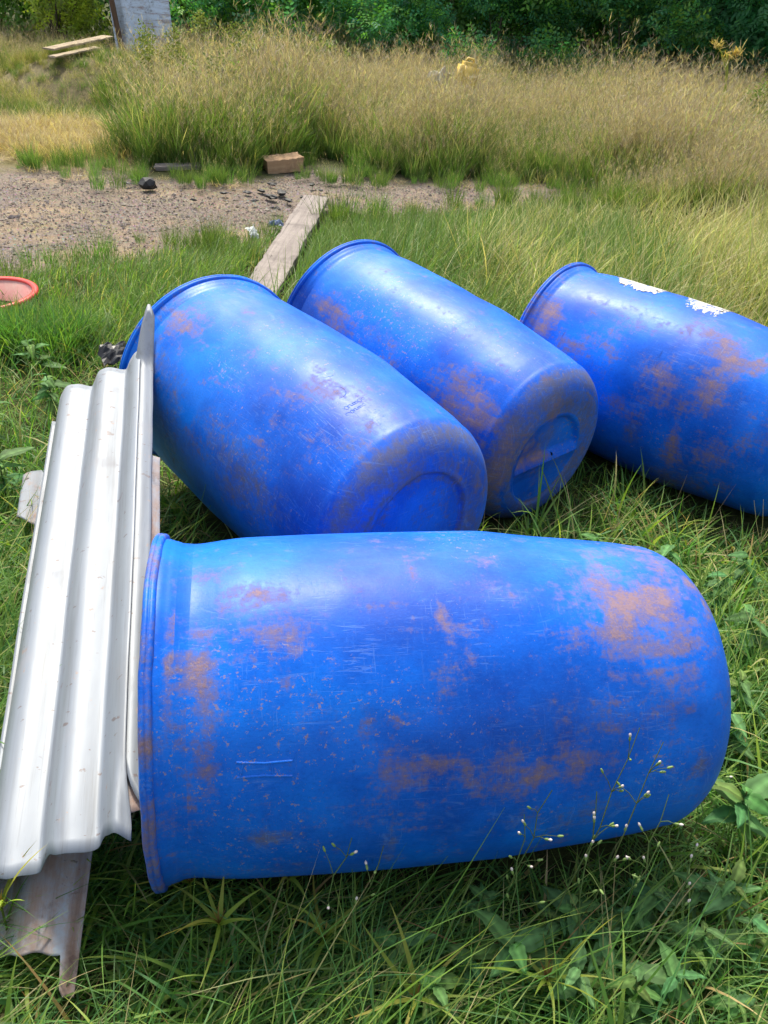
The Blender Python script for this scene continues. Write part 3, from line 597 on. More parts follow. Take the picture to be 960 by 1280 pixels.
# crumpled plastic scraps
def crumple(name, w_, l_, seed, amp=.02, n=18):
    u = np.linspace(-.5, .5, n); U, V_ = np.meshgrid(u, u, indexing='ij'); X = U*w_*(1+.25*vnoise(U*5, V_*5, seed)); Y = V_*l_*(1+.25*vnoise(U*6, V_*4, seed+1))
    Z = amp*(1.5+vnoise(U*5, V_*4, seed+2)+.45*vnoise(U*13, V_*11, seed+3)-4*(U**2+V_**2)); return mesh_np(name, np.stack([X, Y, Z], -1).reshape(-1, 3), [grid_faces(n, n)], False)
black_film = plain_material('black_plastic_film', (.012, .013, .017), .42, .4, 30); blue_film = plain_material('blue_grey_plastic_film', (.12, .17, .30), .35, .4, 30, dirt=(.04, .04, .05)); white_film = plain_material('white_plastic', (.68, .70, .66), .4, .15, 30)
o_ = obj('plastic_bag', crumple('bag', .11, .12, 4, .016, 12), None, black_film); place(o_, (-.905, 2.62, .27), (.2, .1, .5)); tag(o_, 'crumpled black plastic bag behind the far end of the stacked sheets', 'plastic bag')
o_ = obj('plastic_scrap', crumple('scrap', .08, .07, 8, .012), None, blue_film); place(o_, (-.79, 5.33, .02), (0, 0, .3)); tag(o_, 'crumpled dark blue plastic scrap left of the plank end', 'litter')
o_ = obj('plastic_cup', crumple('cup', .05, .07, 14, .012), None, white_film); place(o_, (-.83, 4.72, .12), (.5, .2, .9)); tag(o_, 'white plastic scrap in the grass left of the plank', 'litter')
# the red basin at the left edge
def basin():
    prof = [(0, .0), (.13, .0), (.15, .012), (.185, .10), (.190, .112), (.204, .114), (.208, .108), (.212, .116), (.205, .123), (.186, .121), (.178, .105), (.143, .018), (.12, .008), (0, .008)]
    root = empty('plastic_basin', (-1.78, 3.58, -.03)); root.rotation_euler = (.03, -.05, 0)
    n = 64; th = np.linspace(0, 2*pi, n+1)[:-1]
    def lathe(pr, name):
        pr = np.array(pr); V = np.stack([pr[:, :1]*np.cos(th), pr[:, :1]*np.sin(th), pr[:, 1:]+0*th], -1).reshape(-1, 3); return mesh_np(name, V, [grid_faces(len(pr), n, True)], True)
    pink = plain_material('faded_pink_plastic', (.58, .25, .23), .5, .2, 8, dirt=(.62, .45, .38)); red = plain_material('red_plastic', (.60, .055, .045), .4, .2, 12)
    obj('bowl', lathe([(.001, .0), (.13, .0), (.15, .012), (.188, .112), (.184, .112), (.143, .018), (.12, .008), (.001, .008)], 'bowl'), root, pink)
    r_ = obj('rim', lathe([(.186, .106), (.204, .104), (.211, .110), (.211, .118), (.203, .124), (.188, .122), (.183, .115), (.186, .106)], 'basin_rim'), root, red)
    tag(root, 'faded pink plastic basin with a red rim at the left edge, half hidden by grass', 'basin')
basin()
# pebbles on the path
def pebbles():
    N = 42000; P = np.stack([rng.uniform(-3.6, 1.4, N), rng.uniform(3.8, 7.2, N)], 1); d = path_dist(P); P = P[(d < .08) & (rng.random(N) < np.clip(.5+.6*vnoise(P[:, 0]*1.5, P[:, 1]*2, 55)+.35*(P[:, 0] < -.8), .12, 1))]
    n = len(P); base = np.array([(1, 0, 0), (0, 1, 0), (-1, 0, 0), (0, -1, 0), (0, 0, .6), (0, 0, -.4)], float)
    r = np.clip(rng.lognormal(-5.35, .45, n), .002, .022); ang = rng.uniform(0, 6.28, n); el = rng.uniform(.6, 1.3, n)
    B = base[None]*rng.uniform(.65, 1.3, (n, 6, 1)); B[..., 0] *= el[:, None]
    x = B[..., 0]*np.cos(ang)[:, None]-B[..., 1]*np.sin(ang)[:, None]; y = B[..., 0]*np.sin(ang)[:, None]+B[..., 1]*np.cos(ang)[:, None]
    V = np.stack([x*r[:, None]+P[:, :1], y*r[:, None]+P[:, 1:], B[..., 2]*r[:, None]+(ground_z(P[:, 0], P[:, 1])-.02)[:, None]], -1).reshape(-1, 3)
    f = np.array([(0, 1, 4), (1, 2, 4), (2, 3, 4), (3, 0, 4), (1, 0, 5), (2, 1, 5), (3, 2, 5), (0, 3, 5)]); F_ = (f[None]+np.arange(n)[:, None, None]*6).reshape(-1, 3)
    pal = np.array([(.29, .245, .205), (.23, .195, .175), (.40, .345, .28), (.15, .13, .13), (.34, .27, .20), (.27, .22, .21)]); c = np.repeat(pal[rng.integers(0, 6, n)]*rng.uniform(.5, 1.1, (n, 1)), 6, 0)
    t = NT('gravel_stone'); m = t.done(t.bsdf(t.n('ShaderNodeVertexColor', layer_name='tint').outputs['Color'], .85, t.bump(t.noise(oc(t), 120, 4), .4, .002), spec=.25))
    tag(obj('gravel', mesh_np('gravel', V, [F_], False, c), None, m), 'loose grey and brown gravel strewn over the path', 'gravel', kind='stuff')
pebbles()

# ------------------------------------------------------------------ blades of grass
def blades(P, h, wd, az, lean, curve, c0, c1, k=5, droop=None):
    """P (n,3) roots. Returns V, F, C of tapered, bent blades; lean/curve in radians from vertical"""
    n = len(P); t_ = np.linspace(0, 1, k+1)
    ang = lean[:, None]+curve[:, None]*t_[None, :-1]*1.15
    ang = np.minimum(ang, 2.2)
    seg = (h/k)[:, None]
    dx = np.concatenate([np.zeros((n, 1)), np.cumsum(np.sin(ang)*seg, 1)], 1); dz = np.concatenate([np.zeros((n, 1)), np.cumsum(np.cos(ang)*seg, 1)], 1)
    side = rng.normal(size=(n, 1))*.10*(t_[None]**2)*h[:, None]
    cx, cy = np.cos(az)[:, None], np.sin(az)[:, None]
    X = P[:, :1]+dx*cx-side*cy; Y = P[:, 1:2]+dx*cy+side*cx; Z = P[:, 2:]+dz
    Z = np.maximum(Z, P[:, 2:]+.004*np.arange(k+1))
    wt = wd[:, None]*np.clip(1.05-t_[None]**1.6, .12, 1)*np.clip(.55+t_[None]*3, 0, 1)*.5
    tw = rng.uniform(-.9, .9, (n, 1)); px, py = -np.sin(az)[:, None]*np.cos(tw)+np.cos(az)[:, None]*np.sin(tw), np.cos(az)[:, None]*np.cos(tw)+np.sin(az)[:, None]*np.sin(tw)
    L = np.stack([X-px*wt, Y-py*wt, Z], -1)[:, :k]; R = np.stack([X+px*wt, Y+py*wt, Z], -1)[:, :k]; T = np.stack([X, Y, Z], -1)[:, k:]
    V = np.concatenate([np.stack([L, R], 2).reshape(n, 2*k, 3), T], 1); m = 2*k+1
    base = np.arange(n)[:, None, None]*m
    q = np.array([(2*i, 2*i+1, 2*i+3, 2*i+2) for i in range(k-1)]); tr = np.array([(2*k-2, 2*k-1, 2*k)])
    tt = np.concatenate([np.repeat(t_[:k], 2), [1]])[None, :, None]
    C = c0[:, None, :]*(1-tt)+c1[:, None, :]*tt
    return V.reshape(-1, 3), [(q[None]+base).reshape(-1, 4), (tr[None]+base).reshape(-1, 3)], C.reshape(-1, 3)
class Batch:
    def __init__(s): s.V, s.Q, s.T, s.C, s.n = [], [], [], [], 0
    def add(s, V, F_, C):
        s.V.append(V); s.C.append(C)
        for f in F_: (s.Q if f.shape[1] == 4 else s.T).append(f+s.n)
        s.n += len(V)
    def mesh(s, name):
        fs = []
        if s.Q: fs.append(np.concatenate(s.Q))
        if s.T: fs.append(np.concatenate(s.T))
        return mesh_np(name, np.concatenate(s.V), fs, True, np.concatenate(s.C))
def pick(pal, n, jit=.18, r=None):
    r = r or rng; pal = np.array(pal, float); c = pal[r.integers(0, len(pal), n)]; return c*(1+r.normal(size=(n, 1))*jit)*(1+r.normal(size=(n, 3))*.05)
GREEN = [(.08, .20, .034), (.115, .26, .045), (.06, .155, .04), (.155, .29, .05), (.075, .20, .065), (.12, .22, .045)]
LIME = [(.26, .36, .05), (.21, .31, .045), (.32, .38, .08)]
STRAW = [(.48, .38, .19), (.38, .30, .14), (.58, .48, .27), (.30, .22, .10)]
BLUISH = [(.06, .12, .065), (.05, .10, .05)]
def in_view(P, margin=.25, top=1.4):
    """keep roots the camera could plausibly see from around its place"""
    x, y = P[:, 0], P[:, 1]; return (y > .15) & (np.abs(x) < .55*(y*.80+.95)+margin)
def near_grass():
    B = Batch()
    def zone(N, x0, x1, y0, y1, cond, hr, wr, lean, curve, pal0, pal1, k=5, clump=.5, wind=None, pathcut=.0, seed=0):
        P = np.stack([rng.uniform(x0, x1, N), rng.uniform(y0, y1, N)], 1)
        m = in_view(P) & (path_dist(P) > pathcut) & cond(P[:, 0], P[:, 1])
        m &= rng.random(N) < np.clip(1-clump*.5+clump*vnoise(P[:, 0]*5, P[:, 1]*5, 90+seed), .05, 1)
        P = P[m]; n = len(P); P3 = np.column_stack([P, ground_z(P[:, 0], P[:, 1])-.004])
        h = rng.uniform(*hr, n)*(1+.22*vnoise(P[:, 0]*3, P[:, 1]*3, 95+seed)); wd = rng.uniform(*wr, n)
        az = rng.uniform(0, 6.28, n) if wind is None else rng.normal(wind[0], wind[1], n)
        # matted areas share a direction
        az = az+.8*vnoise(P[:, 0]*4, P[:, 1]*4, 97)
        le = np.abs(rng.normal(*lean, n)); cu = np.abs(rng.normal(*curve, n))
        # near a drum the blades stay short and lean away from it
        dn = drum_near(P); pd = path_dist(P); close = np.clip(1-dn/.09, 0, 1); h *= 1-.45*close
        h *= np.where((P[:, 1] > 4.2) | (P[:, 0] < -1.2), np.clip(.22+pd*.62, .22, 1), np.clip(.40+pd*1.6, .4, 1))
        keep = (dn > -.10); ins = inside_drums(P3+np.array([0, 0, .03]), .0, .0); keep &= ~ins
        tip = P3.copy(); L = np.sin(le+cu*.5)*h*.8; tip[:, 0] += np.cos(az)*L; tip[:, 1] += np.sin(az)*L; tip[:, 2] += np.cos(le+cu*.55)*h*.8
        mid = (P3+tip)/2; mid[:, 2] += .15*h
        bad = inside_drums(tip, .004, .004) | inside_drums(mid, .004, .004)
        # turn the blade round once, drop it if it still pierces a drum
        az = np.where(bad, az+pi, az); tip[:, 0] = P3[:, 0]+np.cos(az)*L; tip[:, 1] = P3[:, 1]+np.sin(az)*L; mid = (P3+tip)/2; mid[:, 2] += .15*h
        bad2 = inside_drums(tip, .004, .004) | inside_drums(mid, .004, .004); keep &= ~bad2
        sh_ = under_sheet(tip) | under_sheet(P3+np.array([0, 0, .3]))*(np.random.default_rng(3).random(n) < .0)
        keep &= ~sh_
        pl = ((np.abs(P[:, 0]+.643) < .115) & (np.abs(P[:, 1]-4.93) < 1.06)) | ((np.abs(tip[:, 0]+.643) < .10) & (np.abs(tip[:, 1]-4.93) < 1.0) & (rng.random(n) < .9)); keep &= ~pl
        keep &= ~((P[:, 1] < 4.0) & (P[:, 1] > 3.3) & (np.abs(P[:, 0]+.643) < .16) & (rng.random(n) < .8))
        keep &= ~((np.hypot(P[:, 0]+1.72, P[:, 1]-3.56) < .19)) & ~((np.abs(P[:, 0]+.50) < .16) & (P[:, 1] < .80) & (P[:, 1] > .52) & (rng.random(n) < .6))
        if seed in (2, 3, 12): keep &= ~((P[:, 0] > .12) & (P[:, 1] < 1.3) & (rng.random(n) < .72))
        a = keep
        c0 = pick(pal0, n); c1 = pick(pal1, n)
        B.add(*blades(P3[a], h[a], wd[a], az[a], le[a], cu[a], c0[a], c1[a], k))
    T = lambda x, y: np.ones(len(x), bool)
    # matted weeds around the drums, in the foreground
    zone(46000, -1.3, 1.5, .2, 2.2, T, (.06, .19), (.003, .006), (.75, .45), (.8, .5), GREEN, GREEN+LIME[:1], 5, .35, seed=1)
    zone(15000, -1.2, 1.4, .2, 1.7, T, (.18, .42), (.0024, .0048), (.95, .3), (.6, .35), GREEN, GREEN+LIME+STRAW[:1], 7, .5, (.7, .55), seed=2)
    zone(7000, -1.2, 1.4, .2, 1.7, T, (.15, .34), (.0022, .0042), (1.0, .3), (.6, .35), GREEN, [(.17, .27, .06), (.14, .24, .07), (.22, .30, .07)], 7, .5, seed=12)
    zone(13000, -1.2, 1.5, .2, 2.3, T, (.12, .30), (.0055, .011), (.65, .35), (1.0, .4), LIME+GREEN, LIME+GREEN+STRAW[:1], 7, .8, seed=3)
    zone(4200, -1.2, 1.6, .2, 2.4, T, (.06, .24), (.0012, .0026), (1.1, .3), (.4, .4), STRAW, STRAW, 4, .7, seed=4)
    zone(9000, -2.3, -1.25, 3.05, 3.40, T, (.14, .26), (.0035, .007), (.3, .2), (.7, .35), GREEN, GREEN+LIME[:1], 5, .3, seed=15)
    zone(1500, -1.2, 1.5, .3, 2.3, T, (.10, .26), (.004, .009), (1.0, .35), (.6, .4), [(.30, .17, .07), (.42, .32, .14), (.24, .20, .06)], [(.48, .36, .18), (.34, .20, .08)], 6, .6, seed=14)
    zone(34000, -2.2, 2.4, 2.2, 4.0, T, (.07, .22), (.003, .006), (.6, .4), (.8, .5), GREEN, GREEN+LIME, 4, .4, seed=5)
    zone(6000, -2.2, 2.4, 1.8, 4.0, T, (.10, .26), (.002, .004), (.9, .35), (.5, .4), STRAW, STRAW, 4, .8, seed=6)
    # lush upright grass, left of the plank and between plank and golden grass
    zone(34000, -2.9, -.3, 2.9, 5.4, lambda x, y: (y > 3.1-.25*x*0) & (path_dist(np.stack([x, y], 1)) < 1.9), (.11, .32), (.003, .007), (.40, .32), (.7, .4), GREEN+STRAW[:1], [(.16, .25, .045), (.12, .20, .04), (.21, .26, .06)], 5, .5, (.6, .9), seed=7)
    zone(26000, -.6, 1.4, 3.3, 6.4, lambda x, y: (y > 3.3), (.17, .42), (.0035, .0075), (.34, .28), (.65, .4), GREEN, [(.16, .25, .045), (.12, .20, .04), (.25, .28, .08)], 5, .45, (.9, .7), seed=8)
    # golden grass at the right
    zone(56000, .3, 5.2, 3.2, 7.6, lambda x, y: (x > .3+.4*np.sin(y*1.3)) & (x+.5*y > 2.35), (.20, .56), (.003, .0065), (.38, .3), (.75, .4), [(.12, .19, .035), (.17, .22, .05), (.10, .15, .03)], [(.60, .54, .24), (.48, .49, .17), (.66, .56, .30), (.36, .44, .12), (.54, .44, .26)], 5, .8, (.9, 1.2), seed=9)
    zone(16000, -.6, 5.2, 3.4, 7.6, lambda x, y: rng.random(len(x)) < np.clip(x*.5+.2, .1, 1), (.22, .52), (.0020, .0036), (.4, .3), (.8, .4), STRAW, [(.55, .46, .24), (.48, .38, .20), (.62, .52, .28)], 5, .5, (.8, 1.5), seed=10)
    tag(obj('grass', B.mesh('grass'), None, GRASS), 'green and straw-coloured grass growing around the drums', 'grass', kind='stuff')
near_grass()

# ------------------------------------------------------------------ tall field: tufts instanced as ground cover
def tuft_mesh(name, n, rad, hr, wr, pal0, pal1, panicles=0, lean=(.16, .12), curve=(.6, .3), k=4, pan_col=((.38, .29, .235), (.46, .37, .28), (.28, .21, .17), (.37, .34, .22)), seed=0):
    global rng
    old = rng; rng = np.random.default_rng(seed); B = Batch()
    r = rad*np.sqrt(rng.random(n)); a = rng.uniform(0, 6.28, n); P = np.column_stack([r*np.cos(a), r*np.sin(a), -.02+0*a])
    az = a+rng.normal(0, .7, n)
    B.add(*blades(P, rng.uniform(*hr, n), rng.uniform(*wr, n), az, np.abs(rng.normal(*lean, n)), np.abs(rng.normal(*curve, n)), pick(pal0, n), pick(pal1, n), k))
    if panicles:
        m = panicles; r = rad*np.sqrt(rng.random(m)); a = rng.uniform(0, 6.28, m); P = np.column_stack([r*np.cos(a), r*np.sin(a), 0*a]); h = rng.uniform(hr[1]*.75, hr[1]*1.35, m); az = rng.normal(.6, 1.2, m)
        le = np.abs(rng.normal(.14, .1, m)); cu = np.abs(rng.normal(.45, .2, m)); c0 = pick(pal0, m); c1 = pick(pan_col, m)
        V, F_, C = blades(P, h, np.full(m, .0022), az, le, cu, c0, c1, 6); B.add(V, F_, C)
        V = V.reshape(m, 13, 3)
        for q in range(10):    # fine spikelets over the upper third
            f = rng.uniform(.62, 1.0, m)*6; i0 = np.clip(f.astype(int), 0, 5); fr = f-i0
            pts = np.concatenate([(V[:, 0:12:2]+V[:, 1:12:2])/2, V[:, 12:]], 1); idx = np.arange(m)
            p = pts[idx, i0]*(1-fr)[:, None]+pts[idx, i0+1]*fr[:, None]
            V2, F2, C2 = blades(p, rng.uniform(.025, .065, m), rng.uniform(.002, .0045, m), rng.uniform(0, 6.28, m), rng.uniform(.3, 1.1, m), rng.uniform(0, .5, m), pick(pan_col, m), pick(pan_col, m), 2)
            B.add(V2, F2, C2)
    me = B.mesh(name); rng = old; me.materials.append(GRASS); return me
def scatter(name, pts, rot, scl, idx, meshes, label, cat):
    """ground cover: one object whose geometry nodes copy tufts onto its points"""
    col = bpy.data.collections.new(name+'_tufts'); obs = []
    for q, me in enumerate(meshes):
        o = bpy.data.objects.new('%s_tuft_%02d' % (name, q), me); col.objects.link(o)
    pm = bpy.data.meshes.new(name+'_points'); pm.vertices.add(len(pts)); pm.vertices.foreach_set('co', np.ascontiguousarray(pts, dtype=np.float32).ravel())
    for an, ty, dat in (('rot', 'FLOAT_VECTOR', rot), ('scl', 'FLOAT', scl), ('idx', 'INT', idx)):
        a = pm.attributes.new(an, ty, 'POINT'); a.data.foreach_set('vector' if ty == 'FLOAT_VECTOR' else 'value', np.ascontiguousarray(dat, dtype=np.int32 if ty == 'INT' else np.float32).ravel())
    o = obj(name, pm); pm.materials.append(GRASS)
    g = bpy.data.node_groups.new(name+'_nodes', 'GeometryNodeTree'); g.interface.new_socket('Geometry', in_out='INPUT', socket_type='NodeSocketGeometry'); g.interface.new_socket('Geometry', in_out='OUTPUT', socket_type='NodeSocketGeometry')
    gi, go = g.nodes.new('NodeGroupInput'), g.nodes.new('NodeGroupOutput'); m2p = g.nodes.new('GeometryNodeMeshToPoints'); iop = g.nodes.new('GeometryNodeInstanceOnPoints')
    ci = g.nodes.new('GeometryNodeCollectionInfo'); ci.inputs['Collection'].default_value = col; ci.inputs['Separate Children'].default_value = True; ci.inputs['Reset Children'].default_value = True
    def na(nm, ty): x = g.nodes.new('GeometryNodeInputNamedAttribute'); x.data_type = ty; x.inputs['Name'].default_value = nm; return x.outputs['Attribute']
    L = g.links.new; L(gi.outputs[0], m2p.inputs[0]); L(m2p.outputs[0], iop.inputs['Points']); L(ci.outputs[0], iop.inputs['Instance']); iop.inputs['Pick Instance'].default_value = True
    L(na('idx', 'INT'), iop.inputs['Instance Index']); L(na('rot', 'FLOAT_VECTOR'), iop.inputs['Rotation']); L(na('scl', 'FLOAT'), iop.inputs['Scale']); L(iop.outputs[0], go.inputs[0])
    md = o.modifiers.new('tufts', 'NODES'); md.node_group = g
    return tag(o, label, cat, kind='stuff')
G0 = [(.085, .185, .045), (.11, .22, .055), (.07, .15, .045)]
TANT = [(.39, .32, .21), (.36, .30, .21), (.29, .30, .16), (.25, .29, .14), (.19, .27, .10), (.20, .31, .07), (.18, .29, .06), (.48, .42, .22)]
tufts = [tuft_mesh('tuft', 75, .13, (.24, .48), (.005, .009), G0, TANT, 17, seed=s) for s in (1, 2, 3)]                 # 0-2 tan seeding grass
tufts += [tuft_mesh('tuft', 90, .12, (.22, .46), (.004, .008), G0, [(.13, .20, .045), (.17, .22, .06), (.10, .17, .04)], 3, seed=s) for s in (4, 5)]   # 3-4 green
tufts += [tuft_mesh('tuft', 70, .12, (.20, .42), (.003, .006), [(.16, .17, .05), (.12, .15, .04)], [(.50, .46, .15), (.54, .47, .20), (.38, .42, .13)], 14, seed=s) for s in (6, 7)]  # 5-6 golden, their colour stands in for sunlight
tufts += [tuft_mesh('tuft', 80, .22, (.10, .30), (.003, .006), STRAW, STRAW, 0, lean=(1.1, .3), curve=(.5, .4), seed=s) for s in (8, 9)]     # 7-8 flattened straw
tufts += [tuft_mesh('tuft', 60, .10, (.12, .26), (.004, .007), [(.20, .11, .05), (.10, .10, .03)], [(.28, .17, .07), (.20, .20, .07)], 6, seed=10)]    # 9 reddish base
def tall_field():
    N = 21000; y = 6.3+7.5*rng.random(N)**1.15; x = rng.uniform(-1, 1, N)*(.62*y+1.6); P = np.stack([x, y], 1); pd = path_dist(P)
    straw = np.exp(-(((x+3.0)/1.0)**2+((y-7.5)/.95)**2)**1.5)
    notch = (np.hypot(x+.72, (y-7.2)*.6) < .20) & (y < 7.9)
    clear = (x > -2.45) & (x < -2.0) & (y < 6.9)
    dens = np.clip(.9+.35*vnoise(x*1.6, y*1.6, 12), .25, 1)*np.where(y > 10.5, .55, 1)
    keep = (pd > .10) & (rng.random(N) < dens) & ~clear & ~((x < -1.9) & (y < 6.75) & (rng.random(N) < .8)) & ((y > 6.6) | (x > .9))
    keep &= ~notch; keep &= ~((np.abs(x+.985) < .19) & (np.abs(y-6.92) < .17)) & ~((np.abs(x+1.7) < .15) & (y < 6.70) & (y > 6.4))
    P, x, y, pd, straw = P[keep], x[keep], y[keep], pd[keep], straw[keep]; n = len(P)
    hr_ = np.minimum(np.hypot(x+3.5, y-9.9)/.95, 1); z = ground_z(x, y)+.36*np.maximum(np.cos(hr_*pi/2), 0)**.8; scl = rng.uniform(.55, 1.12, n)*(1+.25*vnoise(x*1.7, y*1.7, 33))*np.clip(.5+pd*.9, .45, 1)*(1-.12*(rng.random(n) < .3)); scl = np.where(rng.random(n) < .03, scl*1.35, scl)
    u = rng.random(n); gr = vnoise(x*.8+3, y*1.1, 44); idx = rng.integers(0, 3, n)
    idx = np.where((u < .28+.35*gr) | ((pd < .35) & (u < .7)), rng.integers(3, 5, n), idx)
    idx = np.where((x < -1.1+.2*gr) & (y < 12) & (u < .78), rng.integers(3, 5, n), idx)
    sunlit_tint = .8*np.exp(-(((x+1.9)/1.0)**2+((y-8.9)/1.5)**2))+np.exp(-(((x-4.2)/1.4)**2+((y-6.8)/1.0)**2))+np.exp(-(((x+4.2)/1.0)**2+((y-9.6)/1.4)**2))  # pools of sunlight on the field, put in as golden tufts
    idx = np.where(rng.random(n) < sunlit_tint*.8, rng.integers(5, 7, n), idx)
    idx = np.where(rng.random(n) < straw*1.6, rng.integers(7, 9, n), idx); scl = np.where(idx >= 7, np.minimum(scl, .9), scl)
    idx = np.where((rng.random(n) < .12) & (pd < .6) & (x > -.5), 9, idx)
    scl = np.where((x > -2.35) & (x < -.95) & (y > 6.8) & (y < 9.5), scl*1.35, scl)
    scl = np.where((x < -2.45) & (y < 8.9) & (idx < 7), scl*.5, scl); scl = np.where((x < -3.0) & (y > 8.5), scl*.8, scl); scl = np.where(hr_ < .95, scl*.42, scl)
    rot = np.column_stack([rng.normal(0, .10, n), rng.normal(.06, .10, n), rng.uniform(0, 6.28, n)])
    scatter('tall_grass', np.column_stack([P, z]), rot, scl, idx, tufts, 'tall seeding grass field between the path and the bushes', 'grass')
tall_field()
def green_tufts():
    # low green tufts straying on the path edge
    pts = []
    for (x, y, s) in [(-2.05, 5.95, .42), (-1.9, 6.25, .35), (-2.5, 6.5, .5), (-2.75, 6.45, .55), (-.62, 6.72, .38), (-.45, 6.78, .45), (-.2, 6.75, .42), (-1.35, 6.3, .5), (-1.15, 6.42, .4), (-.75, 6.8, .3), (.3, 6.9, .5), (-1.6, 4.3, .5), (-1.1, 4.85, .5), (-2.3, 6.2, .35), (-1.45, 6.2, .35), (-.38, 5.5, .7), (-.2, 5.7, .6), (.35, 6.25, .6), (.7, 6.35, .6), (-.95, 5.1, .5), (-.88, 4.6, .6)]:
        for q in range(3): pts.append((x+rng.normal(0, .06), y+rng.normal(0, .05), s*rng.uniform(.7, 1.1)))
    C_ = np.stack([rng.uniform(-3.6, 1.6, 6000), rng.uniform(3.8, 7.3, 6000)], 1); d_ = path_dist(C_); C_ = C_[(d_ < .02) & (d_ > -.30) & (rng.random(6000) < np.exp(d_*9)*.42)]
    C_ = C_[(np.abs(C_[:, 0]+.643) > .14) & (np.hypot(C_[:, 0]+.985, C_[:, 1]-6.95) > .22)]
    pts += [(a, b, rng.uniform(.10, .42)) for a, b in C_]
    p = np.array(pts); n = len(p)
    scatter('path_edge_grass', np.column_stack([p[:, :2], ground_z(p[:, 0], p[:, 1])]), np.column_stack([0*p[:, 0], 0*p[:, 0], rng.uniform(0, 6.28, n)]), p[:, 2], rng.integers(0, 5, n)//2, [tufts[3], tufts[4], tufts[7]], 'short green tufts straying onto the gravel path', 'grass')
green_tufts()

# ------------------------------------------------------------------ broad-leaved weeds in the foreground
def leaf_mesh(name, L, W, seed, col, serr=.08, fold=.25, nl=9):
    rg = np.random.default_rng(seed); t_ = np.linspace(0, 1, nl); wv = np.sin(pi*np.clip(t_**.75, 0, 1))**.85; wv[-1] = 0.0; wv[0] = .06
    z0 = -.45*L*t_**2.2+.03*L*np.sin(t_*7+rg.uniform(0, 6)); V, C = [], []
    for i, q in enumerate(t_):
        w_ = W/2*wv[i]*(1+serr*(1 if i % 2 else -1))
        for e in (-1, -.5, 0, .5, 1):
            V.append((q*L-abs(e)*.03*L, e*w_, z0[i]+fold*abs(e)*w_+.04*W*sin(i*1.9+e*3)+(.003 if abs(e) == .5 else 0)))
            c = np.array(col)*(1.7 if e == 0 else (.9 if abs(e) == .5 else 1.05))*(1.12 if i % 2 else .9)*rg.uniform(.9, 1.1); C.append(c)
    return mesh_np(name, np.array(V), [grid_faces(nl, 5)], True, np.array(C), (WEED,))
WL = [leaf_mesh('leaf', .085, .036, 1, (.095, .205, .06)), leaf_mesh('leaf', .07, .034, 2, (.075, .185, .065)), leaf_mesh('leaf', .10, .038, 3, (.10, .20, .07)), leaf_mesh('leaf', .055, .03, 4, (.10, .22, .06)), leaf_mesh('leaf', .08, .030, 5, (.13, .21, .055))]
def stem_mesh(name, pts, r0, r1, col, sides=5, mat=None):
    pts = np.array(pts, float); n = len(pts); d = np.gradient(pts, axis=0); d /= np.linalg.norm(d, axis=1)[:, None]+1e-9
    u = np.cross(d, (0.31, .2, .93)); u /= np.linalg.norm(u, axis=1)[:, None]+1e-9; v = np.cross(d, u); a = np.linspace(0, 2*pi, sides+1)[:-1]; r = np.linspace(r0, r1, n)
    V = (pts[:, None]+r[:, None, None]*(np.cos(a)[None, :, None]*u[:, None]+np.sin(a)[None, :, None]*v[:, None])).reshape(-1, 3)
    return V, grid_faces(n, sides, True), np.tile(np.array(col, float), (len(V), 1))
def one_stem(name, pts, r0, r1, col, parent, mat=WEED):
    V, F_, C = stem_mesh(name, pts, r0, r1, col); return obj(name, mesh_np(name, V, [F_], True, C), parent, mat)
def free_of_drums(x, y, r=.06): return drum_near(np.array([[x, y]]))[0] > -.02+r*.3 and not (under_sheet(np.array([[x, y, .35]]))[0])
def weed(x, y, sc, n, label, spread=.075, hgt=.155):
    root = empty('broadleaf_weed', (x, y, float(ground_z(np.array([x]), np.array([y]))[0]))); top = np.array([rng.normal(0, .02), rng.normal(0, .02), hgt*sc])
    one_stem('stem', [(0, 0, -.01), (*(top[:2]*.4), top[2]*.5), tuple(top)], .0022*sc, .0014*sc, (.10, .14, .05), root)
    for q in range(n):
        f = .35+.65*(q+.5)/n; a = q*2.4+rng.uniform(-.4, .4); o = bpy.data.objects.new('leaf', WL[int(rng.integers(0, 5))]); link(o, root)
        o.location = tuple(top*f); tilt = rng.uniform(-.55, .15); o.rotation_euler = (rng.uniform(-.55, .55), tilt, a); s = sc*rng.uniform(.55, 1.2)*(1.15-.35*f); o.scale = (s, s, s)
    tag(root, label, 'weed', 'broad-leaved weeds in the grass')
spots = []
def W(x, y, sc, n, label, **k):
    if free_of_drums(x, y): weed(x, y, sc*(.70 if y < 1.3 else .82), n+7, label, **k)
W(.395, .87, 1.25, 5, 'weed with a cluster of large pointed leaves, bottom right below the front drum')
W(.25, .80, 1.35, 4, 'weed with one wide toothed leaf lying flat below the middle of the front drum')
W(.13, .735, 1.3, 5, 'weed with tall pointed leaves at the bottom edge, centre')
W(.62, 1.02, 1.5, 6, 'weed with large grey-green leaves near the lower right drum corner')
W(.72, 1.10, 1.6, 5, 'weed with the largest pale leaf at the right edge, beside the drum bottom')
W(.52, .93, 1.1, 7, 'leafy weed under the budding stalks, right of centre')
W(.50, .76, 1.2, 7, 'dense dark-leaved weed in the bottom right corner')
W(.58, .84, 1.2, 7, 'dense weed between the bottom right corner and the pale leaf')
W(.36, .74, 1.2, 6, 'low weed with rounded leaves along the bottom edge')
W(.30, .93, 1.0, 5, 'small weed tucked against the lower side of the front drum')
W(.05, .86, 1.0, 4, 'small weed with a single upright leaf below the front drum')
W(.46, .70, 1.25, 6, 'leafy weed cut by the bottom edge, right of centre')
W(.65, .92, 1.1, 6, 'leafy weed at the lower right edge of the picture')
W(.80, 1.45, 1.1, 5, 'weed with bright leaves right of the drum bottom')
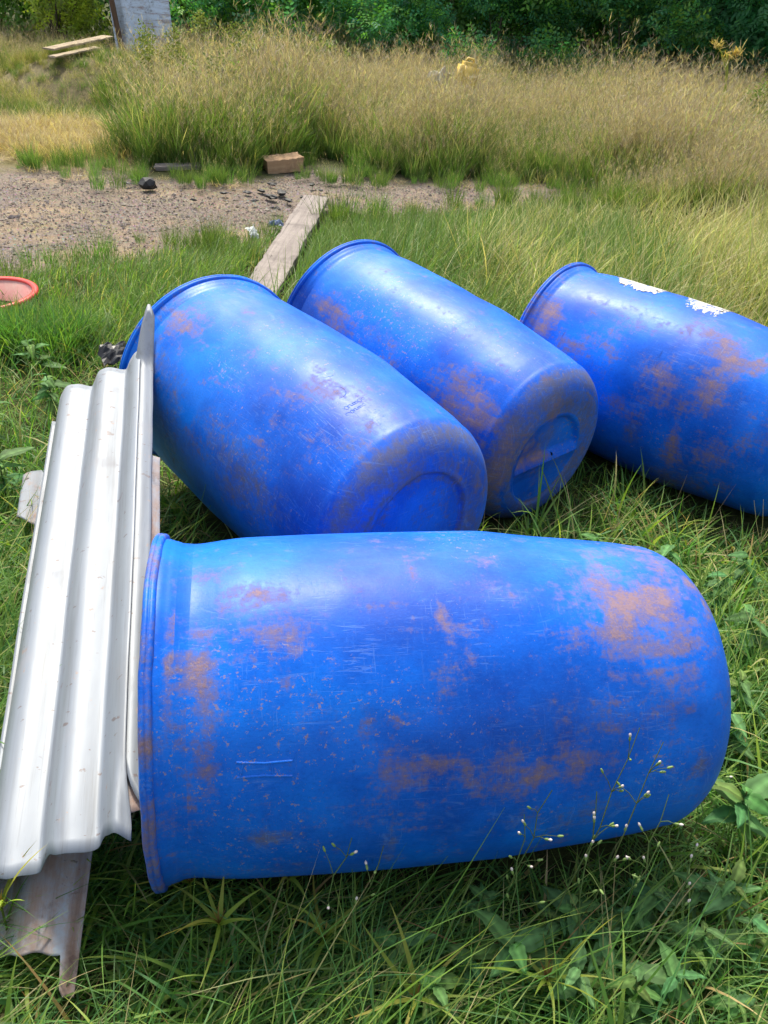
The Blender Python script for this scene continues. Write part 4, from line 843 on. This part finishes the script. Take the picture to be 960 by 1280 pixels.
W(.78, 1.30, 1.1, 5, 'weed with narrow upright leaves beside the drum bottom')
W(.90, 1.62, 1.2, 6, 'weed beyond the front drum at the right edge')
W(.62, 1.80, 1.25, 6, 'weed growing between the front drum and the right drum, nearer the middle')
W(.74, 1.92, 1.2, 6, 'cluster of rounded leaves in front of the right drum')
W(.50, 1.78, 1.1, 5, 'weed close behind the rounded bottom of the front drum')
W(.86, 1.80, 1.1, 6, 'weed in the shade of the right drum, right of the rounded leaves')
W(.60, 1.98, 1.0, 5, 'small weed beside the recessed bottom of the middle drum')
W(.36, 1.60, .8, 5, 'small sprig with tiny round leaves between two drums')
W(.98, 1.92, 1.2, 6, 'weed at the right edge in front of the right drum')
W(-1.02, 1.75, 1.4, 6, 'broad-leaved weed left of the corrugated sheets, halfway up')
W(-1.08, 2.05, 1.4, 6, 'broad-leaved weed left of the stack beside the grey scrap')
W(-1.24, 2.35, 1.5, 6, 'broad-leaved weed at the left edge above the grey scrap')
W(-1.14, 2.60, 1.4, 6, 'broad-leaved weed by the far left corner of the stack')
W(-1.42, 2.60, 1.4, 5, 'broad-leaved weed at the left edge in the matted grass')
W(-1.30, 2.95, 1.2, 5, 'broad-leaved weed left of the black bag')

for q, (x, y, l) in enumerate([(.44, .82, 'small weed between the flat toothed leaf and the budding stalks'), (.54, .80, 'small weed right of centre in the dark leafy corner'), (.62, .78, 'small weed at the right end of the leafy corner'), (.40, .78, 'small weed left in the leafy corner'), (.33, .86, 'small weed under the drum edge, centre right'), (.22, .88, 'small weed half under the front drum'), (.57, .92, 'small weed below the brown seed cluster'), (.68, .84, 'small weed at the right edge, low'), (.47, .88, 'small weed in the shade of the budding stalks'), (.18, .74, 'small weed at the bottom edge next to a sedge'), (.08, .78, 'small weed left of the flat toothed leaf'), (.64, .95, 'small weed beside the pale leaf')]):
    W(x, y, .95, 4, l)
# sedges with star-like leaf whorls
def sedge(x, y, sc, n, label, h=.12, col=(.24, .31, .045)):
    z = float(ground_z(np.array([x]), np.array([y]))[0]); root = empty('sedge', (x, y, z)); B = Batch()
    one_stem('stem', [(0, 0, -.01), (.004, .003, h*.6), (.006, .002, h)], .0022, .0018, (.16, .22, .04), root, GRASS)
    bm_ = []
    for q in range(n):
        a = q*2*pi/n+rng.uniform(-.25, .25); L = sc*rng.uniform(.5, 1.25)*.85; V, F_, C = blades(np.array([[.006, .002, h-.004]]), np.array([L]), np.array([.0075*rng.uniform(.8, 1.2)]), np.array([a]), np.array([rng.uniform(.25, 1.15)]), np.array([rng.uniform(.2, 1.2)]), pick([col], 1, .1), pick([(.30, .30, .05), (.40, .30, .06), col], 1, .1), 7)
        o = obj('blade', mesh_np('blade', V, F_, True, C), root, GRASS)
    for q in range(6):
        a = rng.uniform(0, 6.28); V, F_, C = blades(np.array([[.006, .002, h-.002]]), np.array([.035*rng.uniform(.6, 1.2)]), np.array([.004]), np.array([a]), np.array([rng.uniform(.1, .9)]), np.array([.2]), pick([(.22, .13, .04)], 1), pick([(.30, .18, .06)], 1), 3); B.add(V, F_, C)
    obj('seed_head', B.mesh('seed_head'), root, HAY)
    tag(root, label, 'sedge', 'yellow-green sedges in the foreground')
sedge(-.548, .765, .14, 8, 'yellow-green sedge with a star of leaves below the rusty sheet, lower left corner', .14, (.30, .40, .05))
sedge(-.215, .78, .15, 9, 'yellow-green sedge below the rim end of the front drum', .12, (.28, .38, .05))
sedge(-.28, .86, .13, 7, 'sedge with two upright leaves in the dark gap between sheets and drum', .10)
sedge(-.12, .885, .14, 8, 'sedge touching the lower side of the front drum near its rim', .10)
sedge(-.05, .80, .15, 7, 'sedge with long flat yellow leaves below the front drum', .07)
sedge(.30, .74, .15, 8, 'sedge in the bottom right among dark leaves', .10)
sedge(.10, .70, .14, 7, 'sedge at the bottom edge right of centre', .10)
sedge(.73, 1.35, .12, 8, 'sedge right of the front drum bottom', .08)

# thin weeds with buds and white-pink heads leaning on the drum corner
BUDG = plain_material('green_bud', (.20, .30, .08), .5); BUDW = plain_material('white_pink_floret', (.72, .62, .58), .8, .15, 60); BROWNH = plain_material('brown_seed_head', (.40, .26, .16), .9, .3, 60)
_b = {}
def bud_mesh(kind):
    if kind not in _b:
        pr = np.array([(0.0004, 0), (.0016, .001), (.0021, .004), (.0016, .008), (.0012, .0095), (.0004, .010)]) if kind == 'g' else np.array([(.0004, 0), (.0015, .0005), (.0022, .003), (.0019, .0048), (.0005, .007)])
        th = np.linspace(0, 2*pi, 9)[:-1]; V = np.stack([pr[:, :1]*np.cos(th), pr[:, :1]*np.sin(th), pr[:, 1:]+0*th], -1).reshape(-1, 3)
        _b[kind] = mesh_np('bud', V, [grid_faces(len(pr), 8, True)], True, None, (BUDG if kind == 'g' else BUDW,))
    return _b[kind]
def flower_stalk(x, y, tip, label, nb=6):
    z = float(ground_z(np.array([x]), np.array([y]))[0]); root = empty('flowering_weed', (x, y, z)); tip = np.array(tip)-np.array([x, y, z])
    t_ = np.linspace(0, 1, 9); main = np.stack([tip*q+np.array([0, -.015*sin(pi*q), .02*sin(pi*q)]) for q in t_]); main[1:-1] += rng.normal(0, .003, (7, 3))
    one_stem('stem', main, .0014, .0007, (.13, .19, .06), root)
    B = Batch(); heads = []
    for q in range(nb):
        f = rng.uniform(.5, .98); p = main[int(f*8)]; d = tip/np.linalg.norm(tip)*rng.uniform(.008, .03)+np.array([rng.normal(0, .014), rng.normal(-.004, .010), rng.uniform(-.01, .014)])
        B.add(*(lambda V, F_, C: (V, [F_], C))(*stem_mesh('b', [p, p+d*.5+np.array([0, 0, .004]), p+d], .0007, .0005, (.14, .20, .06), 4))); heads.append((p+d, d))
    obj('side_stems', B.mesh('side_stems'), root, WEED)
    for q, (p, d) in enumerate(heads):
        o = bpy.data.objects.new('bud', bud_mesh('g')); link(o, root); o.location = p; qq = Vector(d).to_track_quat('Z', 'Y'); o.rotation_euler = qq.to_euler()
        if q % 2: o2 = bpy.data.objects.new('floret', bud_mesh('w')); link(o2, root); o2.location = p+d/np.linalg.norm(d)*.008; o2.rotation_euler = qq.to_euler()
    tag(root, label, 'weed', 'budding weeds by the front drum')
flower_stalk(.33, .80, (.454, .94, .43), 'longest budding weed stalk, reaching over the lower right corner of the front drum', 11)
flower_stalk(.29, .80, (.414, .945, .452), 'budding weed stalk arching over the drum corner just left of the longest one', 9)
flower_stalk(.19, .80, (.287, .885, .367), 'budding weed stalk with green buds against the lower drum side', 7)
flower_stalk(.40, .80, (.478, .915, .342), 'budding weed stalk rising beside the drum corner', 9)
flower_stalk(.36, .78, (.358, .895, .36), 'weed stalk with pink-white heads between the longest one and the green-budded one', 7)
flower_stalk(.24, .77, (.249, .870, .326), 'short budding weed stalk standing against the drum side', 5)
flower_stalk(.48, .80, (.56, .93, .20), 'short weed stalk with pink-white heads below the drum corner', 8)
flower_stalk(-.03, .76, (.038, .828, .281), 'thin weed stalk with one pale head against the lower drum side', 4)
flower_stalk(-.09, .76, (-.011, .82, .305), 'thin weed stalk with a dark head against the front drum', 4)
flower_stalk(.62, 1.05, (.66, 1.16, .15), 'thin weed stalk with pale heads right of the drum corner', 5)
# a branched dry grass head standing in front of the middle drum
def dry_head(x, y, z0, h, label, n=5):
    root = empty('dry_grass_stalk', (x, y, z0)); one_stem('stem', [(0, 0, -.01), (.004, 0, h*.3), (.010, -.002, h*.6)], .0013, .0010, (.36, .30, .14), root, HAY); B = Batch()
    for q in range(n):
        a = -1.0+2.0*q/(n-1); B.add(*(lambda V, F_, C: (V, [F_], C))(*stem_mesh('b', [(.010, -.002, h*.6), (.010+.03*sin(a), 0, h*.8), (.010+.075*sin(a)*rng.uniform(.7, 1.1), .01, h*rng.uniform(.92, 1.08))], .0009, .0005, (.46, .38, .20), 4)))
    obj('seed_head', B.mesh('seed_head'), root, HAY); tag(root, label, 'grass stalk', 'dry branching grass stalks')
dry_head(.60, 1.93, .02, .25, 'dry grass stalk with a fan of fingers between the middle and right drums', 6)
dry_head(-.16, 1.52, .02, .26, 'dry grass stalk standing behind the front drum near its rim', 2)
dry_head(.98, 1.9, .02, .28, 'dry grass stalk at the right edge in front of the right drum', 4)

# ------------------------------------------------------------------ far things
def leaning_sheet():
    root = empty('leaning_metal_sheet', (-3.15, 11.3, .05)); root.rotation_euler = (0, 0, 0)
    a = np.array([-.14, .22, 1.0]); a /= np.linalg.norm(a); c = np.array([-1., -.12, 0]); c -= (c@a)*a; c /= np.linalg.norm(c); n = np.cross(c, a)
    if n[1] > 0: n = -n
    me = sheet_mesh('far_sheet', np.array([.33, 0, -.05]), a, c, n, 1.55, .68, pitch=.17, amp=.006, ns=30, nw=90, thick=.002, curl=lambda S_, Q: .02*vnoise(S_*2.3, Q*4, 5))
    obj('metal_panel', me, root, zinc_material('blue_grey_zinc', .62, .12, .35, .38))
    o = obj('wooden_post', rough_box('post', 1.7, .05, .05, 3, .004, 14), root, dark_wood); o.location = (-.37, .0, .74); o.rotation_euler = (0, -pi/2-.14, 0)
    o['label'] = 'dark brown post along its left edge'
    tag(root, 'blue-grey metal sheet leaning upright in the tall grass before the bushes', 'metal sheet')
leaning_sheet()
tb = wood_material('pale_tan_board', (.28, .22, .15), (.44, .36, .26))  # even pale tan wood
def board(p0, p1, w_, t, label, seed, mat=tb):
    p0, p1 = Vector(p0), Vector(p1); d = p1-p0; o = obj('wooden_board', rough_box('long_board', d.length, w_, t, seed, .005, 20), None, mat)
    o.matrix_world = Matrix.Translation((p0+p1)/2) @ d.to_track_quat('X', 'Z').to_matrix().to_4x4(); tag(o, label, 'board', 'boards lying on the grass heap'); return o
board((-3.66, 9.5, .45), (-3.36, 10.45, .52), .13, .018, 'long pale board lying on the heap left of the leaning sheet, upper one', 31)
board((-3.58, 9.35, .40), (-3.34, 10.0, .45), .09, .016, 'shorter pale board just below the long one, left of the leaning sheet', 32)
def heap():
    u = np.linspace(0, 1, 18); th = np.linspace(0, 2*pi, 33)[:-1]; U, T = np.meshgrid(u, th, indexing='ij'); X = U*.95*np.cos(T); Y = U*.95*np.sin(T); Z = .37*np.cos(U*pi/2)**.8*(1+.05*vnoise(X*4, Y*4, 3))
    t = NT('soil_heap'); m = t.done(t.bsdf(t.ramp(t.noise(oc(t), 20, 6), [(.3, (.08, .07, .03)), (.7, (.20, .16, .08))]), .95))
    o = obj('soil_heap', mesh_np('soil_heap', np.stack([X-3.5, Y+9.9, Z+.02], -1).reshape(-1, 3), [grid_faces(18, 32, True)], True), None, m); tag(o, kind='structure')
heap()
# yellow jerrycan in the field
def jerrycan():
    root = empty('yellow_container', (.40, 9.2, .40)); ym = plain_material('faded_yellow_plastic', (.62, .44, .10), .5, .15, 12); wm = plain_material('dirty_white_plastic', (.55, .52, .42), .6, .2, 12)
    import bmesh
    bm = bmesh.new(); bmesh.ops.create_cube(bm, size=1); bmesh.ops.scale(bm, vec=(.19, .17, .26), verts=bm.verts); bmesh.ops.bevel(bm, geom=list(bm.edges), offset=.035, segments=4, affect='EDGES'); me = bpy.data.meshes.new('can'); bm.to_mesh(me); bm.free()
    for p in me.polygons: p.use_smooth = True
    o = obj('container_body', me, root, ym); o.location = (.05, 0, .13)
    V, F_, C = stem_mesh('h', [(0, 0, .25), (.02, 0, .29), (.08, 0, .29), (.10, 0, .25)], .012, .012, (1, 1, 1), 8); o = obj('handle', mesh_np('handle', V, [F_], True), root, ym); o.location.x = .0
    root.rotation_euler = (0, .18, .3); tag(root, 'faded yellow plastic container half sunk in the tall grass', 'container')
    sk = obj('plastic_sack', crumple('sack', .22, .16, 31, .05, 16), None, wm); place(sk, (.20, 9.2, .47), (.3, 0, .1)); tag(sk, 'dirty white sack beside the yellow container in the tall grass', 'sack')
jerrycan()
# yellow seeding plant standing above the grass at the right
def tall_plant():
    root = empty('yellow_seed_plant', (2.72, 8.5, .0)); one_stem('stem', [(0, 0, 0), (.01, 0, .5), (-.03, 0, .78), (-.07, 0, .92)], .014, .010, (.42, .46, .12), root, GRASS)
    B = Batch(); m = 90
    for (cx, cz, r_) in ((-.05, .90, .055), (-.17, .98, .045), (.0, .93, .04)):
        P = np.column_stack([cx+rng.normal(0, r_*.5, m), rng.normal(0, r_*.5, m), cz+rng.normal(0, r_*.35, m)]); B.add(*blades(P, rng.uniform(.03, .06, m), rng.uniform(.006, .012, m), rng.uniform(0, 6.28, m), rng.uniform(.3, 1.8, m), rng.uniform(0, .6, m), pick([(.46, .33, .11), (.52, .38, .14), (.40, .27, .10)], m), pick([(.50, .38, .15)], m), 2))
    obj('seed_head', B.mesh('seed_head'), root, HAY); B = Batch()
    B.add(*(lambda V, F_, C: (V, [F_], C))(*stem_mesh('b', [(-.02, 0, .75), (-.12, .0, .93), (-.17, 0, .97)], .007, .005, (.40, .42, .12)))); obj('side_stem', B.mesh('side_stem'), root, GRASS)
    tag(root, 'single yellow-headed plant on a pale stalk rising above the grass at the right', 'plant')
tall_plant()

# ------------------------------------------------------------------ shrubs and trees at the back
def leaf_cloud(B, cen, n, rad, size, pal, droop=.3, sprig=5, r_=None):
    """sprigs of leaves through a blob volume; each leaf two folded triangles pairs"""
    r = r_ or rng; d = r.normal(size=(n, 3)); d /= np.linalg.norm(d, axis=1)[:, None]; q = r.random(n)**.45; c = cen+d*q[:, None]*rad
    out = d+np.array([0, 0, .25])+r.normal(size=(n, 3))*.45; out /= np.linalg.norm(out, axis=1)[:, None]
    tint = pick(pal, n, .22, r); shade = (1+.0*q)[:, None]
    side = np.cross(out, r.normal(size=(n, 3))); side /= np.linalg.norm(side, axis=1)[:, None]+1e-9; up = np.cross(side, out)
    L = size*r.uniform(.9, 1.6, n)
    for k_ in range(sprig):
        f = (k_-(sprig-1)/2)/sprig
        base = c+out*(f*L*2.2)[:, None]; sg = 1 if k_ % 2 else -1
        ld = out*.55+side*sg*.8+np.array([0, 0, -droop]); ld /= np.linalg.norm(ld, axis=1)[:, None]; wd = np.cross(ld, up); wd /= np.linalg.norm(wd, axis=1)[:, None]+1e-9
        l_ = (L*r.uniform(.8, 1.1, n))[:, None]; w_ = l_*.24
        V = np.stack([base, base+ld*l_*.45+wd*w_+up*l_*.04, base+ld*l_, base+ld*l_*.45-wd*w_+up*l_*.04], 1).reshape(-1, 3)
        F_ = (np.array([(0, 1, 2, 3)])[None]+np.arange(n)[:, None, None]*4).reshape(-1, 4)
        B.add(V, [F_], np.repeat(tint*shade*(1+r.normal(size=(n, 1))*.08), 4, 0))
BARK = wood_material('bark', (.06, .045, .035), (.13, .105, .08), (25, 25, 3))
def shrub_parts(seed, H, Rd, leaf, n, pal, clumps=16, trunk_r=.05, bare=.15, sprig=5):
    r = np.random.default_rng(seed); B = Batch(); S = Batch(); cl = []
    for q in range(clumps):
        a = r.uniform(0, 6.28); z = H*(bare+(1-bare)*((q+.5)/clumps)); rr = Rd*np.sqrt(r.random())*(1-.45*abs(z/H-.45)); cl.append((rr*cos(a), rr*sin(a), z))
    for (x, y, z) in cl:
        m = max(20, int(n/clumps*r.uniform(.6, 1.4))); leaf_cloud(B, np.array([x, y, z]), m, np.array([.34*Rd, .34*Rd, .20*H])*r.uniform(.8, 1.25), leaf, [np.array(p)*r.uniform(.75, 1.25) for p in pal], .3, sprig, r)
        S.add(*(lambda V, F_, C: (V, [F_], C))(*stem_mesh('l', [(x*.05, y*.05, z*.15), (x*.45+r.normal(0, .05), y*.45, z*.6), (x, y, z)], trunk_r*.45, trunk_r*.12, (1, 1, 1), 5)))
    V, F_, C = stem_mesh('t', [(0, 0, -.05), (.03, .02, H*.3), (-.03, .03, H*.7)], trunk_r, trunk_r*.4, (1, 1, 1), 8); S.add(V, [F_], C)
    a = B.mesh('foliage'); a.materials.append(LEAF); b = S.mesh('limbs'); b.materials.append(BARK); return a, b
DK = [(.12, .30, .06), (.18, .38, .08), (.07, .21, .07)]; MID = [(.18, .38, .08), (.24, .44, .08), (.14, .31, .08)]; BL = [(.08, .30, .15), (.13, .36, .17), (.07, .22, .11)]; BR = [(.34, .46, .07), (.26, .38, .06)]  # BR: sunlight on the left bush is put into its leaf colour
kinds = {'dark': shrub_parts(1, 3.6, 1.5, .085, 3200, DK), 'mid': shrub_parts(2, 3.2, 1.5, .07, 3400, MID), 'blue': shrub_parts(3, 3.3, 1.6, .075, 3800, BL, sprig=7), 'bright': shrub_parts(4, 2.8, 1.3, .075, 3000, BR), 'low': shrub_parts(5, 1.3, 1.1, .05, 2600, DK+BL, 12, .025, .05), 'dark2': shrub_parts(6, 4.0, 1.7, .095, 3600, DK+MID[:1])}
def shrub(kind, x, y, rz, s, label, name='shrub', group='shrubs along the back of the field'):
    root = empty(name, (x, y, .02), rz); root.scale = (s, s, s); a, b = kinds[kind]
    o = bpy.data.objects.new('foliage', a); link(o, root); o = bpy.data.objects.new('limbs', b); link(o, root)
    tag(root, label, 'bush', group)
shrub('dark', -7.6, 14.6, .2, 1.0, 'dark green bush behind the far left corner of the field')
shrub('mid', -6.0, 13.6, 1.4, .95, 'mid green bush at the top left corner')
shrub('dark', -5.0, 14.4, 4.0, 1.0, 'dark green bush left of the sunlit bush')
shrub('bright', -4.55, 12.1, 2.2, .62, 'bright yellow-green sunlit bush left of the leaning sheet')
shrub('dark2', -3.6, 15.0, 2.9, 1.0, 'tall dark bush right behind the leaning sheet')
shrub('mid', -2.3, 14.3, 4.4, .9, 'mid green bush right of the leaning sheet')
shrub('low', -1.9, 12.6, .8, 1.0, 'low dark bush with pale leaf glints right of the leaning sheet')
shrub('dark', -.9, 14.8, 5.2, 1.05, 'dark bush above the left third of the field')
shrub('low', -.5, 13.2, 2.0, .95, 'low bush at the grass edge left of centre')
shrub('dark2', .5, 14.9, .3, 1.0, 'tall dark bush at top centre')
shrub('mid', 1.6, 14.0, 1.9, .95, 'mid green bush right of top centre')
shrub('low', 1.0, 13.0, 4.0, .95, 'low dark bush at the grass edge, centre')
shrub('dark', 2.9, 14.6, 3.1, 1.0, 'dark bush with arching twigs right of centre')
shrub('blue', 3.6, 13.2, .5, .9, 'blue-green feathery bush left of the yellow-headed plant')
shrub('mid', 4.6, 14.5, 5.5, 1.0, 'mid green bush behind the feathery bush')
shrub('blue', 5.0, 12.4, 2.5, .95, 'blue-green feathery bush behind the yellow-headed plant')
shrub('low', 2.6, 12.6, 3.3, 1.0, 'low bush at the grass edge right of centre')
shrub('blue', 6.3, 12.2, 4.1, 1.0, 'blue-green feathery bush at the top right corner')
shrub('dark2', 6.6, 14.6, 1.1, 1.0, 'tall dark bush behind the top right corner')
shrub('dark', 8.2, 13.4, 2.6, 1.0, 'dark bush beyond the right end of the view')
def back_wood():
    B = Batch(); r = np.random.default_rng(77)
    for q in range(60):
        x = -13+26*q/59+r.normal(0, .3); leaf_cloud(B, np.array([x, 17.0+r.normal(0, .8), r.uniform(.8, 3.4)]), 170, np.array([1.1, .9, 1.2]), .13, DK, .3, 4, r)
    o = obj('thicket', B.mesh('thicket'), None, LEAF); tag(o, 'dark mass of thicket behind the bushes', 'thicket', kind='stuff')
back_wood()
# leafy tops of weeds standing above the big clump (fine pale leaves)
def clump_weed(x, y, h, label, n=170):
    z = float(ground_z(np.array([x]), np.array([y]))[0]); root = empty('tall_weed', (x, y, z)); S = Batch(); B = Batch()
    for q in range(7):
        a = rng.uniform(0, 6.28); t_ = (cos(a)*.16, sin(a)*.16, h*rng.uniform(.75, 1.05)); S.add(*(lambda V, F_, C: (V, [F_], C))(*stem_mesh('s', [(0, 0, 0), (t_[0]*.4, t_[1]*.4, t_[2]*.55), t_], .004, .0015, (.20, .22, .08), 4)))
        leaf_cloud(B, np.array(t_)-np.array([0, 0, .08*h]), n//7, np.array([.09, .09, .17*h]), .028, [(.17, .22, .06), (.24, .27, .09), (.13, .19, .05)], .1, 3)
    obj('stems', S.mesh('stems'), root, WEED); obj('foliage', B.mesh('foliage'), root, WEED); tag(root, label, 'weed', 'fine-leaved tall weeds in the big grass clump')
for q, (x, y, h, l) in enumerate([(-1.7, 7.9, .62, 'fine-leaved weed in the front of the big clump, left'), (-2.3, 8.6, .66, 'fine-leaved weed at the left of the big clump'), (-1.5, 8.7, .68, 'fine-leaved weed in the middle of the big clump'), (-2.6, 9.6, .66, 'fine-leaved weed below the boards'), (-1.9, 9.7, .7, 'fine-leaved weed high in the big clump'), (-1.2, 9.4, .66, 'fine-leaved weed at the right of the big clump'), (-2.5, 10.6, .7, 'fine-leaved weed just below the leaning sheet'), (-1.6, 10.6, .7, 'fine-leaved weed right of the leaning sheet'), (-.9, 10.5, .66, 'fine-leaved weed at the far right of the big clump'), (3.4, 9.3, .62, 'fine-leaved weed beside the yellow-headed plant'), (2.2, 9.6, .55, 'fine-leaved weed left of the yellow-headed plant'), (4.3, 9.9, .7, 'fine-leaved weed right of the yellow-headed plant')]):
    clump_weed(x, y, h, l)
